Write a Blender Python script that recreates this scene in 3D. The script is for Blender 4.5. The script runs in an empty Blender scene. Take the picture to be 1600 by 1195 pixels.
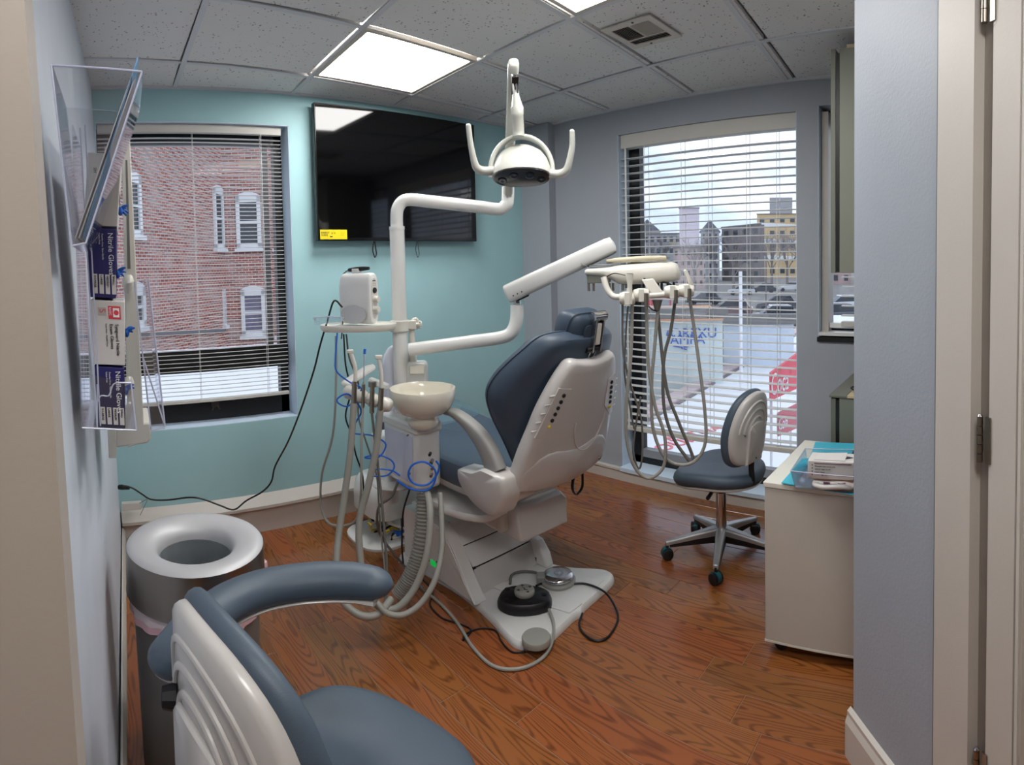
import bpy, bmesh, math, random
from math import pi, sin, cos, radians
from mathutils import Vector, Matrix
S = bpy.context.scene
COL = S.collection
random.seed(7)
V = Vector

# ---------------------------------------------------------------- camera (cylindrical phone panorama)
F, CX, CY = 890.1, 800.0, 449.19
CAM = V((-.546, -2.6696, 1.3833))
_y, _p, _r = .7604, -.0351, -.0221
fw = V((sin(_y)*cos(_p), cos(_y)*cos(_p), sin(_p)))
_r0 = V((cos(_y), -sin(_y), 0)); _u0 = _r0.cross(fw)
rt = _r0*cos(_r) + _u0*sin(_r); up = _u0*cos(_r) - _r0*sin(_r)
cd = bpy.data.cameras.new('camera'); cam = bpy.data.objects.new('camera', cd); COL.objects.link(cam)
cam.matrix_world = Matrix(((rt.x, up.x, -fw.x, CAM.x), (rt.y, up.y, -fw.y, CAM.y), (rt.z, up.z, -fw.z, CAM.z), (0, 0, 0, 1)))
cd.type = 'PANO'; cd.panorama_type = 'CENTRAL_CYLINDRICAL'
cd.central_cylindrical_range_u_min = -800/F; cd.central_cylindrical_range_u_max = 800/F
cd.central_cylindrical_range_v_min = -(1195-CY)/F; cd.central_cylindrical_range_v_max = CY/F
cd.central_cylindrical_radius = 1.0
cd.clip_start = .02; cd.clip_end = 500
S.camera = cam

# ---------------------------------------------------------------- world, exposure
W = bpy.data.worlds.new('overcast_sky'); S.world = W; W.use_nodes = True
nt = W.node_tree; nt.nodes.clear()
o_ = nt.nodes.new('ShaderNodeOutputWorld'); bg = nt.nodes.new('ShaderNodeBackground')
tc = nt.nodes.new('ShaderNodeTexCoord'); mp = nt.nodes.new('ShaderNodeMapping'); nz = nt.nodes.new('ShaderNodeTexNoise'); cr = nt.nodes.new('ShaderNodeValToRGB')
mp.inputs['Scale'].default_value = (1, 1, 3.2)
nz.inputs['Scale'].default_value = 3.2; nz.inputs['Detail'].default_value = 7; nz.inputs['Roughness'].default_value = .55
cr.color_ramp.elements[0].position = .38; cr.color_ramp.elements[0].color = (.44, .53, .70, 1)
cr.color_ramp.elements[1].position = .62; cr.color_ramp.elements[1].color = (.86, .90, .96, 1)
nt.links.new(tc.outputs['Generated'], mp.inputs['Vector']); nt.links.new(mp.outputs[0], nz.inputs['Vector'])
nt.links.new(nz.outputs['Fac'], cr.inputs[0]); nt.links.new(cr.outputs[0], bg.inputs['Color'])
bg.inputs['Strength'].default_value = 1.3
nt.links.new(bg.outputs[0], o_.inputs['Surface'])
S.view_settings.view_transform = 'Standard'; S.view_settings.look = 'None'
S.view_settings.gamma = 1; S.view_settings.use_curve_mapping = False
S.view_settings.exposure = 0.62
S.cycles.use_denoising = True
S.cycles.max_bounces = 9; S.cycles.transparent_max_bounces = 24
S.cycles.caustics_reflective = False; S.cycles.caustics_refractive = False
S.cycles.sample_clamp_indirect = 6
PANEL = 12.5          # strength of the ceiling light panels

# ---------------------------------------------------------------- where a picture direction meets a plane of the room
def ray(x, y):
    a = (x-CX)/F; b = -(y-CY)/F
    d = rt*sin(a) + fw*cos(a) + up*b
    return d / math.hypot(d.x, d.y)
def at(x, y, D): return CAM + ray(x, y)*D
def onz(x, y, z=0.): d = ray(x, y); return CAM + d*((z-CAM.z)/d.z)
def ony(x, y, Y=.25): d = ray(x, y); return CAM + d*((Y-CAM.y)/d.y)
def onx(x, y, X=2.411): d = ray(x, y); return CAM + d*((X-CAM.x)/d.x)
def onp(x, y, P, n): d = ray(x, y); return CAM + d*((P-CAM).dot(n)/d.dot(n))

# ---------------------------------------------------------------- materials
def lin(c):
    c = c/255.
    return c/12.92 if c <= .04045 else ((c+.055)/1.055)**2.4
def rgb(r, g, b): return (lin(r), lin(g), lin(b), 1)
MATS = {}
def mat(name, col, rough=.5, metal=0., bump=0., bscale=200., emit=0., coat=0., vary=0., vscale=8., spec=.5):
    m = bpy.data.materials.new(name); m.use_nodes = True; t = m.node_tree
    b = t.nodes['Principled BSDF']
    c = rgb(*col)
    b.inputs['Base Color'].default_value = c; b.inputs['Roughness'].default_value = rough; b.inputs['Metallic'].default_value = metal
    b.inputs['Specular IOR Level'].default_value = spec
    if coat: b.inputs['Coat Weight'].default_value = coat; b.inputs['Coat Roughness'].default_value = .08
    if emit:
        b.inputs['Emission Color'].default_value = c; b.inputs['Emission Strength'].default_value = emit
    tx = t.nodes.new('ShaderNodeTexCoord')
    n = t.nodes.new('ShaderNodeTexNoise'); n.inputs['Scale'].default_value = vscale; n.inputs['Detail'].default_value = 4
    t.links.new(tx.outputs['Object'], n.inputs['Vector'])
    v = vary or .04
    mx = t.nodes.new('ShaderNodeMix'); mx.data_type = 'RGBA'
    mx.inputs[6].default_value = tuple(max(0, k*(1-v)) for k in c[:3])+(1,); mx.inputs[7].default_value = tuple(min(1, k*(1+v)) for k in c[:3])+(1,)
    t.links.new(n.outputs['Fac'], mx.inputs[0])
    if not emit: t.links.new(mx.outputs[2], b.inputs['Base Color'])
    if bump:
        n2 = t.nodes.new('ShaderNodeTexNoise'); n2.inputs['Scale'].default_value = bscale; n2.inputs['Detail'].default_value = 3
        t.links.new(tx.outputs['Object'], n2.inputs['Vector'])
        bp = t.nodes.new('ShaderNodeBump'); bp.inputs['Strength'].default_value = bump; bp.inputs['Distance'].default_value = .002
        t.links.new(n2.outputs['Fac'], bp.inputs['Height']); t.links.new(bp.outputs[0], b.inputs['Normal'])
    MATS[name] = m
    return m
def clear_mat(name, tint=(1, 1, 1), gloss=.12, edge=.5):
    m = bpy.data.materials.new(name); m.use_nodes = True; t = m.node_tree; t.nodes.clear()
    o = t.nodes.new('ShaderNodeOutputMaterial'); a = t.nodes.new('ShaderNodeBsdfTransparent'); g = t.nodes.new('ShaderNodeBsdfGlossy')
    g.inputs['Roughness'].default_value = .03; g.inputs['Color'].default_value = (.95, .95, 1, 1); a.inputs['Color'].default_value = tint+(1,)
    lw = t.nodes.new('ShaderNodeLayerWeight'); lw.inputs['Blend'].default_value = .35
    mr = t.nodes.new('ShaderNodeMapRange'); mr.inputs['To Min'].default_value = gloss; mr.inputs['To Max'].default_value = edge
    x = t.nodes.new('ShaderNodeMixShader')
    t.links.new(lw.outputs['Fresnel'], mr.inputs['Value']); t.links.new(mr.outputs[0], x.inputs[0])
    t.links.new(a.outputs[0], x.inputs[1]); t.links.new(g.outputs[0], x.inputs[2]); t.links.new(x.outputs[0], o.inputs['Surface'])
    MATS[name] = m
    return m
M_teal = mat('teal_wall_paint', (164, 205, 210), .55, bump=.15, bscale=300)
M_grey = mat('blue_grey_wall_paint', (162, 167, 175), .55, bump=.15, bscale=300)
M_pale = mat('pale_blue_wall_paint', (212, 219, 230), .45, bump=.2, bscale=200)
M_part = mat('partition_paint', (160, 167, 177), .5, bump=.3, bscale=120)
M_cream = mat('cream_trim_paint', (200, 194, 186), .45, bump=.1, bscale=150)
M_lining = mat('beige_lining_paint', (178, 168, 158), .5, bump=.15, bscale=80)
M_hall = mat('hall_wall_paint', (205, 200, 192), .6, bump=.2)
M_reveal = mat('window_reveal_paint', (205, 222, 238), .5)
M_slot = mat('recess_shade_tone', (150, 142, 133), .6, vary=.15, vscale=14)  # darker trim tone, the shade of the door recesses put into the colour
M_black = mat('black_frame_paint', (16, 17, 19), .45, vary=.3, vscale=30)
M_blackp = mat('black_plastic', (14, 15, 17), .4)
M_white = mat('white_enamel', (224, 224, 221), .28, coat=.4)
M_ivory = mat('ivory_plastic', (216, 213, 203), .35, coat=.2)
M_shell = mat('pearl_grey_plastic', (198, 194, 190), .32, coat=.3)
M_bowl = mat('glazed_bowl', (226, 221, 206), .15, coat=.6)
M_lamp = mat('lamp_plastic', (184, 185, 177), .25, coat=.4)
M_slat = mat('blind_slat', (212, 212, 210), .5)
M_rail = mat('blind_rail', (204, 201, 194), .5)
M_uph = mat('slate_blue_vinyl', (72, 87, 104), .5, bump=.12, bscale=500)
M_uph2 = mat('dark_slate_vinyl', (58, 72, 88), .45, bump=.12, bscale=500)
M_uphl = mat('stool_vinyl', (74, 88, 102), .48, bump=.12, bscale=500)
M_gpad = mat('grey_armrest', (148, 147, 143), .5)
M_hose = mat('grey_hose', (150, 149, 142), .45)
M_hose2 = mat('dark_grey_hose', (104, 102, 97), .45)
M_chrome = mat('chrome', (205, 205, 208), .12, metal=1)
M_steel = mat('brushed_steel', (140, 134, 128), .28, metal=1, vary=.1, vscale=3)
M_nickel = mat('hinge_nickel', (150, 142, 130), .3, metal=1)
M_satin = mat('satin_steel_rim', (196, 196, 198), .5, metal=.3)
M_can = mat('can_grey', (118, 116, 114), .45, metal=.2)
M_blue = mat('blue_tube', (20, 100, 205), .35)
M_glove = mat('blue_glove', (20, 95, 190), .5)
M_navy = mat('navy_card', (30, 26, 96), .5)
M_card = mat('white_card', (206, 202, 198), .6)
M_red = mat('red_ink', (214, 62, 70), .6)
M_ink = mat('dark_ink', (40, 38, 44), .6)
M_winek = mat('wine_ink', (88, 30, 70), .6)
M_wht = mat('white_ink', (235, 235, 240), .6)
M_olive = mat('olive_laminate', (120, 122, 110), .5)
M_olived = mat('olive_laminate_edge', (108, 110, 98), .5)
M_ply = mat('pale_wood_top', (196, 178, 142), .5, vary=.2, vscale=20)
M_desk = mat('cream_laminate', (196, 191, 181), .4)
M_desktop = mat('white_laminate_top', (226, 224, 212), .4)
M_mat = mat('turquoise_mat', (70, 188, 212), .5)
M_yellow = mat('yellow_label', (238, 214, 20), .5)
M_film = clear_mat('plastic_film', (.93, .95, .97), .06, .5)
M_glass = clear_mat('window_glass', (.97, .98, .98), .03, .5)
M_glass1 = clear_mat('window_glass_clean', (.97, .98, .98), .003, .06)
M_acr = clear_mat('acrylic', (.955, .965, .98), .07, .65)
M_acre = mat('acrylic_edge', (196, 200, 222), .2)
M_liner = mat('bin_liner', (222, 208, 212), .4)
M_pink = mat('pink_liner_hem', (214, 172, 182), .5)
M_bin = mat('bin_inside', (130, 136, 140), .35, vary=.3, vscale=12)
M_tcast = mat('teal_caster', (20, 78, 88), .35)
M_green = mat('green_switch', (10, 150, 60), .4, emit=.6)
M_wire_y = mat('yellow_wire', (190, 165, 30), .5)
M_alu = mat('cast_aluminium', (176, 178, 180), .35, metal=.6)
M_tan = mat('beige_tray_pad', (200, 192, 168), .5)
M_lens = mat('lamp_lens', (44, 42, 42), .15, coat=.6)
M_lensd = mat('lamp_lens_dark', (14, 16, 22), .1, coat=.8)
M_screen = mat('tv_screen', (2, 2, 3), .06, spec=.6)
M_tvb = mat('tv_bezel', (12, 12, 13), .2)
M_paper = mat('paper', (226, 226, 230), .7)
M_bluee = mat('blue_edge', (70, 140, 190), .4)

def emis(name, col, s):
    m = bpy.data.materials.new(name); m.use_nodes = True; t = m.node_tree; t.nodes.clear()
    o = t.nodes.new('ShaderNodeOutputMaterial'); e = t.nodes.new('ShaderNodeEmission')
    e.inputs['Color'].default_value = col+(1,); e.inputs['Strength'].default_value = s
    t.links.new(e.outputs[0], o.inputs['Surface']); return m
M_panel = emis('light_panel', (1, .985, .96), PANEL)

# oak planks: every plank shifts the grain by its own random number
def oak():
    m = bpy.data.materials.new('oak_plank'); m.use_nodes = True; t = m.node_tree; N = t.nodes; L = t.links
    b = N['Principled BSDF']; oi = N.new('ShaderNodeObjectInfo'); tx = N.new('ShaderNodeTexCoord')
    mul = N.new('ShaderNodeMath'); mul.operation = 'MULTIPLY'; mul.inputs[1].default_value = 91.
    L.new(oi.outputs['Random'], mul.inputs[0])
    cmb = N.new('ShaderNodeCombineXYZ'); L.new(mul.outputs[0], cmb.inputs[0]); L.new(mul.outputs[0], cmb.inputs[1])
    add = N.new('ShaderNodeVectorMath'); add.operation = 'ADD'; L.new(tx.outputs['Object'], add.inputs[0]); L.new(cmb.outputs[0], add.inputs[1])
    mp = N.new('ShaderNodeMapping'); mp.inputs['Scale'].default_value = (11, 1.2, 1); L.new(add.outputs[0], mp.inputs['Vector'])
    n1 = N.new('ShaderNodeTexNoise'); n1.inputs['Scale'].default_value = 1.; n1.inputs['Detail'].default_value = 1.2; n1.inputs['Roughness'].default_value = .35
    L.new(mp.outputs[0], n1.inputs['Vector'])
    k = N.new('ShaderNodeMath'); k.operation = 'MULTIPLY'; k.inputs[1].default_value = 135.; L.new(n1.outputs['Fac'], k.inputs[0])
    sn = N.new('ShaderNodeMath'); sn.operation = 'SINE'; L.new(k.outputs[0], sn.inputs[0])
    mr = N.new('ShaderNodeMapRange'); mr.inputs['From Min'].default_value = .1; mr.inputs['From Max'].default_value = 1.; L.new(sn.outputs[0], mr.inputs['Value'])
    mp2 = N.new('ShaderNodeMapping'); mp2.inputs['Scale'].default_value = (170, 9, 1); L.new(add.outputs[0], mp2.inputs['Vector'])
    n2 = N.new('ShaderNodeTexNoise'); n2.inputs['Scale'].default_value = 1.; n2.inputs['Detail'].default_value = 3; L.new(mp2.outputs[0], n2.inputs['Vector'])
    g = N.new('ShaderNodeMath'); g.operation = 'MULTIPLY'; L.new(mr.outputs[0], g.inputs[0]); L.new(n2.outputs['Fac'], g.inputs[1])
    c1 = N.new('ShaderNodeMix'); c1.data_type = 'RGBA'; c1.inputs[6].default_value = rgb(146, 90, 44); c1.inputs[7].default_value = rgb(82, 44, 18)
    g2 = N.new('ShaderNodeMath'); g2.operation = 'MULTIPLY'; g2.inputs[1].default_value = 1.15; g2.use_clamp = True; L.new(g.outputs[0], g2.inputs[0]); L.new(g2.outputs[0], c1.inputs[0])
    # plank to plank tone
    hv = N.new('ShaderNodeHueSaturation'); L.new(c1.outputs[2], hv.inputs['Color'])
    fr = N.new('ShaderNodeMath'); fr.operation = 'FRACT'; L.new(mul.outputs[0], fr.inputs[0])
    m1 = N.new('ShaderNodeMapRange'); m1.inputs['To Min'].default_value = .8; m1.inputs['To Max'].default_value = 1.12; L.new(fr.outputs[0], m1.inputs['Value']); L.new(m1.outputs[0], hv.inputs['Value'])
    m2 = N.new('ShaderNodeMapRange'); m2.inputs['To Min'].default_value = .488; m2.inputs['To Max'].default_value = .505; L.new(oi.outputs['Random'], m2.inputs['Value']); L.new(m2.outputs[0], hv.inputs['Hue'])
    L.new(hv.outputs[0], b.inputs['Base Color'])
    b.inputs['Roughness'].default_value = .26; b.inputs['Coat Weight'].default_value = .35; b.inputs['Coat Roughness'].default_value = .12
    bp = N.new('ShaderNodeBump'); bp.inputs['Strength'].default_value = .12; bp.inputs['Distance'].default_value = .001; L.new(n2.outputs['Fac'], bp.inputs['Height']); L.new(bp.outputs[0], b.inputs['Normal'])
    return m
M_oak = oak()
def tile_mat():
    m = bpy.data.materials.new('acoustic_tile'); m.use_nodes = True; t = m.node_tree; N = t.nodes; L = t.links
    b = N['Principled BSDF']; tx = N.new('ShaderNodeTexCoord'); oi = N.new('ShaderNodeObjectInfo')
    mu = N.new('ShaderNodeMath'); mu.operation = 'MULTIPLY'; mu.inputs[1].default_value = 37; L.new(oi.outputs['Random'], mu.inputs[0])
    ad = N.new('ShaderNodeVectorMath'); L.new(tx.outputs['Object'], ad.inputs[0]); L.new(mu.outputs[0], ad.inputs[1])
    vo = N.new('ShaderNodeTexVoronoi'); vo.inputs['Scale'].default_value = 62; L.new(ad.outputs[0], vo.inputs['Vector'])
    n = N.new('ShaderNodeTexNoise'); n.inputs['Scale'].default_value = 30; L.new(ad.outputs[0], n.inputs['Vector'])
    th = N.new('ShaderNodeMapRange'); th.inputs['From Min'].default_value = .42; th.inputs['From Max'].default_value = .62; th.inputs['To Min'].default_value = .02; th.inputs['To Max'].default_value = .26; L.new(n.outputs['Fac'], th.inputs['Value'])
    lt = N.new('ShaderNodeMath'); lt.operation = 'LESS_THAN'; L.new(vo.outputs['Distance'], lt.inputs[0]); L.new(th.outputs[0], lt.inputs[1])
    c = N.new('ShaderNodeMix'); c.data_type = 'RGBA'; c.inputs[6].default_value = rgb(222, 222, 222); c.inputs[7].default_value = rgb(130, 128, 128); L.new(lt.outputs[0], c.inputs[0])
    L.new(c.outputs[2], b.inputs['Base Color']); b.inputs['Roughness'].default_value = .9
    return m
M_tile = tile_mat()
M_bar = mat('grid_bar', (206, 209, 214), .5)
def brick_mat():
    m = bpy.data.materials.new('old_red_brick'); m.use_nodes = True; t = m.node_tree; N = t.nodes; L = t.links
    b = N['Principled BSDF']; uv = N.new('ShaderNodeUVMap')
    br = N.new('ShaderNodeTexBrick'); br.inputs['Scale'].default_value = 1; br.inputs['Brick Width'].default_value = .23; br.inputs['Row Height'].default_value = .085
    br.inputs['Mortar Size'].default_value = .011; br.inputs['Color1'].default_value = rgb(178, 104, 90); br.inputs['Color2'].default_value = rgb(128, 78, 76); br.inputs['Mortar'].default_value = rgb(206, 198, 194)
    L.new(uv.outputs[0], br.inputs['Vector'])
    n = N.new('ShaderNodeTexNoise'); n.inputs['Scale'].default_value = .9; n.inputs['Detail'].default_value = 6; L.new(uv.outputs[0], n.inputs['Vector'])
    mx = N.new('ShaderNodeMix'); mx.data_type = 'RGBA'; mx.inputs[7].default_value = rgb(192, 178, 174)
    mr = N.new('ShaderNodeMapRange'); mr.inputs['From Min'].default_value = .45; mr.inputs['From Max'].default_value = .75; mr.inputs['To Max'].default_value = .75; L.new(n.outputs['Fac'], mr.inputs['Value']); L.new(mr.outputs[0], mx.inputs[0])
    L.new(br.outputs['Color'], mx.inputs[6]); L.new(mx.outputs[2], b.inputs['Base Color']); b.inputs['Roughness'].default_value = .95
    return m
M_brick = brick_mat()

# ---------------------------------------------------------------- mesh helpers
def catmull(P, n=6, closed=False):
    P = [V(p) for p in P]
    if len(P) < 3: return P
    out = []; m = len(P)
    segs = m if closed else m-1
    for i in range(segs):
        if closed: a, b, c, d = P[(i-1) % m], P[i], P[(i+1) % m], P[(i+2) % m]
        else:
            b, c = P[i], P[i+1]; a = P[i-1] if i else b*2-c; d = P[i+2] if i+2 < m else c*2-b
        for k in range(n):
            t = k/n
            out.append(((b*2)+(c-a)*t+(a*2-b*5+c*4-d)*t*t+(b*3-a-c*3+d)*t**3)*.5)
    if not closed: out.append(P[-1])
    return out
class MB:
    def __init__(s): s.v = []; s.f = []; s.uv = None
    def add(s, vs, fs):
        n = len(s.v); s.v += [V(p) for p in vs]; s.f += [tuple(i+n for i in f) for f in fs]; return s
    def box(s, x0, y0, z0, x1, y1, z1):
        if x0 > x1: x0, x1 = x1, x0
        if y0 > y1: y0, y1 = y1, y0
        if z0 > z1: z0, z1 = z1, z0
        return s.add([(x0, y0, z0), (x1, y0, z0), (x1, y1, z0), (x0, y1, z0), (x0, y0, z1), (x1, y0, z1), (x1, y1, z1), (x0, y1, z1)],
                     [(0, 3, 2, 1), (4, 5, 6, 7), (0, 1, 5, 4), (1, 2, 6, 5), (2, 3, 7, 6), (3, 0, 4, 7)])
    def obox(s, c, size, M=None):
        M = M or Matrix.Identity(3); c = V(c); h = [k/2 for k in size]
        pts = [c + M @ V((sx*h[0], sy*h[1], sz*h[2])) for sz in (-1, 1) for sx, sy in ((-1, -1), (1, -1), (1, 1), (-1, 1))]
        return s.add(pts, [(0, 3, 2, 1), (4, 5, 6, 7), (0, 1, 5, 4), (1, 2, 6, 5), (2, 3, 7, 6), (3, 0, 4, 7)])
    def prism(s, poly, off):
        off = V(off); n = len(poly); P = [V(p) for p in poly]
        nrm = V((0, 0, 0))
        for i in range(n): nrm += P[i].cross(P[(i+1) % n])
        if nrm.dot(off) > 0: P = P[::-1]
        fs = [tuple(range(n)), tuple(range(2*n-1, n-1, -1))] + [(i, n+i, n+(i+1) % n, (i+1) % n) for i in range(n)]
        return s.add(P+[p+off for p in P], fs)
    def loft(s, rings, cap=True, closed=False):
        n = len(rings[0]); m = len(rings); vs = [p for r in rings for p in r]; fs = []
        for j in range(m if closed else m-1):
            a = j*n; b = ((j+1) % m)*n
            for i in range(n): k = (i+1) % n; fs.append((a+i, a+k, b+k, b+i))
        if cap and not closed: fs.append(tuple(range(n-1, -1, -1))); fs.append(tuple((m-1)*n+i for i in range(n)))
        return s.add(vs, fs)
    def tube(s, pts, r, n=10, sm=0, closed=False, flat=1., cap=True):
        R = r if isinstance(r, (list, tuple)) else None
        P = catmull(pts, sm, closed) if sm else [V(p) for p in pts]
        m = len(P)
        if R: RR = [R[min(len(R)-1, int(i*(len(R)-1)/max(1, m-1)))] + (R[min(len(R)-1, int(i*(len(R)-1)/max(1, m-1))+1)]-R[min(len(R)-1, int(i*(len(R)-1)/max(1, m-1)))])*((i*(len(R)-1)/max(1, m-1)) % 1) for i in range(m)]
        else: RR = [r]*m
        T = []
        for i in range(m):
            a = P[i-1] if (i or closed) else P[0]; b = P[(i+1) % m] if (i < m-1 or closed) else P[m-1]
            d = b-a; T.append(d.normalized() if d.length > 1e-9 else V((0, 0, 1)))
        q = V((0, 0, 1)) if abs(T[0].z) < .9 else V((1, 0, 0))
        u = T[0].cross(q).normalized(); rings = []
        for i in range(m):
            u = u - T[i]*u.dot(T[i]); u = u.normalized() if u.length > 1e-6 else T[i].orthogonal().normalized(); w = T[i].cross(u)
            rings.append([P[i]+u*(cos(2*pi*k/n)*RR[i])+w*(sin(2*pi*k/n)*RR[i]*flat) for k in range(n)])
        return s.loft(rings, cap, closed)
    def lathe(s, prof, c, n=32, M=None, cap=False):
        M = M or Matrix.Identity(3); c = V(c)
        rings = [[c + M @ V((r*cos(2*pi*k/n), r*sin(2*pi*k/n), z)) for k in range(n)] for r, z in prof]
        return s.loft(rings, cap)
    def ball(s, c, r, n=16, m=9, M=None):
        M = M or Matrix.Identity(3); c = V(c); r = r if isinstance(r, (tuple, list)) else (r, r, r)
        rings = []
        for j in range(m+1):
            a = pi*(j/m)-pi/2; rr = max(cos(a), .015); rings.append([c + M @ V((r[0]*rr*cos(2*pi*k/n), r[1]*rr*sin(2*pi*k/n), r[2]*sin(a))) for k in range(n)])
        return s.loft(rings)
    def pad(s, outline, prof, fn):
        """closed 2-D outline (u, v); prof = (w, inset scale) rings from the back's middle to the front's; fn maps (u, v, w) to space"""
        cu = sum(p[0] for p in outline)/len(outline); cv = sum(p[1] for p in outline)/len(outline)
        return s.loft([[fn(cu+(u-cu)*k, cv+(v-cv)*k, w) for u, v in outline] for w, k in prof])
    def quad(s, a, b, c, d, th=0):
        if th:
            n = (V(b)-V(a)).cross(V(d)-V(a)).normalized()*th
            return s.prism([a, b, c, d], n)
        return s.add([a, b, c, d], [(0, 1, 2, 3)])
    def build(s, name, m, parent=None, bevel=0, smooth=True, ang=35, seg=2, label=None, kind=None, cat=None, group=None):
        me = bpy.data.meshes.new(name)
        if parent is not None:
            w = V((0, 0, 0)); p = parent
            while p: w += p.location; p = p.parent
            org = w
        else:
            xs = [p.x for p in s.v]; ys = [p.y for p in s.v]; zs = [p.z for p in s.v]
            org = V(((min(xs)+max(xs))/2, (min(ys)+max(ys))/2, min(zs)))
        me.from_pydata([p-org for p in s.v], [], s.f); me.materials.append(m)
        bmh = bmesh.new(); bmh.from_mesh(me)
        if len(s.f) > 1: bmesh.ops.recalc_face_normals(bmh, faces=bmh.faces)
        bmh.to_mesh(me); bmh.free()
        if smooth:
            me.shade_smooth(); me.set_sharp_from_angle(angle=radians(ang))
        o = bpy.data.objects.new(name, me); COL.objects.link(o)
        if parent is not None: o.parent = parent
        else: o.location = org
        if bevel:
            b = o.modifiers.new('bevel', 'BEVEL'); b.width = bevel; b.segments = seg; b.limit_method = 'ANGLE'; b.angle_limit = radians(40); b.harden_normals = False
        if label: o['label'] = label
        if cat: o['category'] = cat
        if kind: o['kind'] = kind
        if group: o['group'] = group
        return o
def thing(name, label, cat, loc, group=None):
    o = bpy.data.objects.new(name, None); o.empty_display_size = .05; COL.objects.link(o); o.location = loc
    o['label'] = label; o['category'] = cat
    if group: o['group'] = group
    return o
def struct(name, b, m, **k): return b.build(name, m, kind='structure', smooth=False, **k)
def B(): return MB()
def text(name, body, size, P, right, upv, m, parent, ex=.0006, align='LEFT', kind='text'):
    cu = bpy.data.curves.new(name, 'FONT'); cu.body = body; cu.size = size; cu.extrude = ex; cu.align_x = align; cu.resolution_u = 3
    tmp = bpy.data.objects.new(name, cu); COL.objects.link(tmp)
    bpy.context.view_layer.update()
    me = bpy.data.meshes.new_from_object(tmp); bpy.data.objects.remove(tmp)
    right = V(right).normalized(); upv = V(upv); upv = (upv-right*upv.dot(right)).normalized(); n = right.cross(upv)
    M = Matrix(((right.x, upv.x, n.x), (right.y, upv.y, n.y), (right.z, upv.z, n.z)))
    w = V((0, 0, 0)); p = parent
    while p: w += p.location; p = p.parent
    for v in me.vertices: v.co = V(P) + M @ v.co - w
    me.materials.clear(); me.materials.append(m)
    o = bpy.data.objects.new(name, me); COL.objects.link(o); o.parent = parent
    return o
def rotz(a): return Matrix.Rotation(a, 3, 'Z')
def basis(x, y, z):
    x = V(x).normalized(); y = V(y).normalized(); z = V(z).normalized()
    return Matrix(((x.x, y.x, z.x), (x.y, y.y, z.y), (x.z, y.z, z.z)))
def ellipse(a, b, n=28, e=2., c=(0, 0)):
    out = []
    for k in range(n):
        t = 2*pi*k/n; ct, st = cos(t), sin(t)
        out.append((c[0]+a*abs(ct)**(2/e)*(1 if ct >= 0 else -1), c[1]+b*abs(st)**(2/e)*(1 if st >= 0 else -1)))
    return out
def sym(pts, n=4):
    """mirror a half outline (u >= 0, from bottom to top) and smooth it"""
    full = [V((u, v, 0)) for u, v in pts] + [V((-u, v, 0)) for u, v in pts[::-1] if u > 1e-6]
    return [(p.x, p.y) for p in catmull(full, n, True)]
def padprof(t, r=.35, dome=.006):
    """rounded-edge cushion profile of thickness t; r = edge inset as a fraction"""
    out = [(-t/2-dome, .03), (-t/2-dome*.8, .5), (-t/2, 1-r*.9)]
    for k in range(7):
        a = -pi/2 + pi*k/6
        out.append((t/2*sin(a), 1-r*.5*(1-cos(a))))
    out += [(t/2, 1-r*.9), (t/2+dome*.8, .5), (t/2+dome, .03)]
    return out
# ================================================================ THE SETTING
ZC = 2.366; YB = .25; XR = 2.411
# floor: slab + planks running towards the windowed corner
fl = struct('floor', B().box(-2.2, -4.4, -.12, 2.75, .45, -.0022), mat('subfloor', (150, 112, 80), .8))
PW = .122; rows = int((2.45+2.1)/PW)+1
for i in range(rows):
    x0 = 2.43-(i+1)*PW; y = -4.3-random.random()*.9
    while y < .24:
        L_ = random.choice([.7, .95, 1.2, 1.5, 1.7]); y1 = min(y+L_, .26); y0 = max(y, -4.35)
        if y1-y0 > .03:
            b = B(); g = .0012; c = .0016
            a0, a1, b0, b1 = x0+g, x0+PW-g, y0+g, y1-g
            b.add([(a0, b0, -.014), (a1, b0, -.014), (a1, b1, -.014), (a0, b1, -.014), (a0, b0, -c), (a1, b0, -c), (a1, b1, -c), (a0, b1, -c),
                   (a0+c, b0+c, 0), (a1-c, b0+c, 0), (a1-c, b1-c, 0), (a0+c, b1-c, 0)],
                  [(0, 1, 5, 4), (1, 2, 6, 5), (2, 3, 7, 6), (3, 0, 4, 7), (4, 5, 9, 8), (5, 6, 10, 9), (6, 7, 11, 10), (7, 4, 8, 11), (8, 9, 10, 11)])
            b.build('floor_plank', M_oak, fl, smooth=False)
        y = y1
# ceiling: backing slab, tiles hung in a T-bar grid (the grid is slightly out of square, as in the photo)
G0 = V((-.0355, -.0987)); GI = V((.6515, .0479)); GJ = V((-.0249, -.6036))
def gp(i, j, z): p = G0+GI*i+GJ*j; return V((p.x, p.y, z))
ce = struct('ceiling', B().box(-2.2, -4.4, ZC+.05, 2.75, .45, ZC+.15), M_cream)
lights_ij = [(1, 0), (1, 2), (1, 4), (-1, 4)]
def cl(p):
    return V((min(max(p.x, -2.15), 2.42), min(max(p.y, -4.35), .27), p.z))
for i in range(-4, 5):
    for j in range(-2, 8):
        if (i, j) in lights_ij: continue
        e = .017
        q = [cl(gp(i+e, j+e, ZC+.006)), cl(gp(i+1-e, j+e, ZC+.006)), cl(gp(i+1-e, j+1-e, ZC+.006)), cl(gp(i+e, j+1-e, ZC+.006))]
        if (q[1]-q[0]).length < .04 or (q[3]-q[0]).length < .04: continue
        B().prism(q, (0, 0, .018)).build('ceiling_tile', M_tile, ce, smooth=False)
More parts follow.
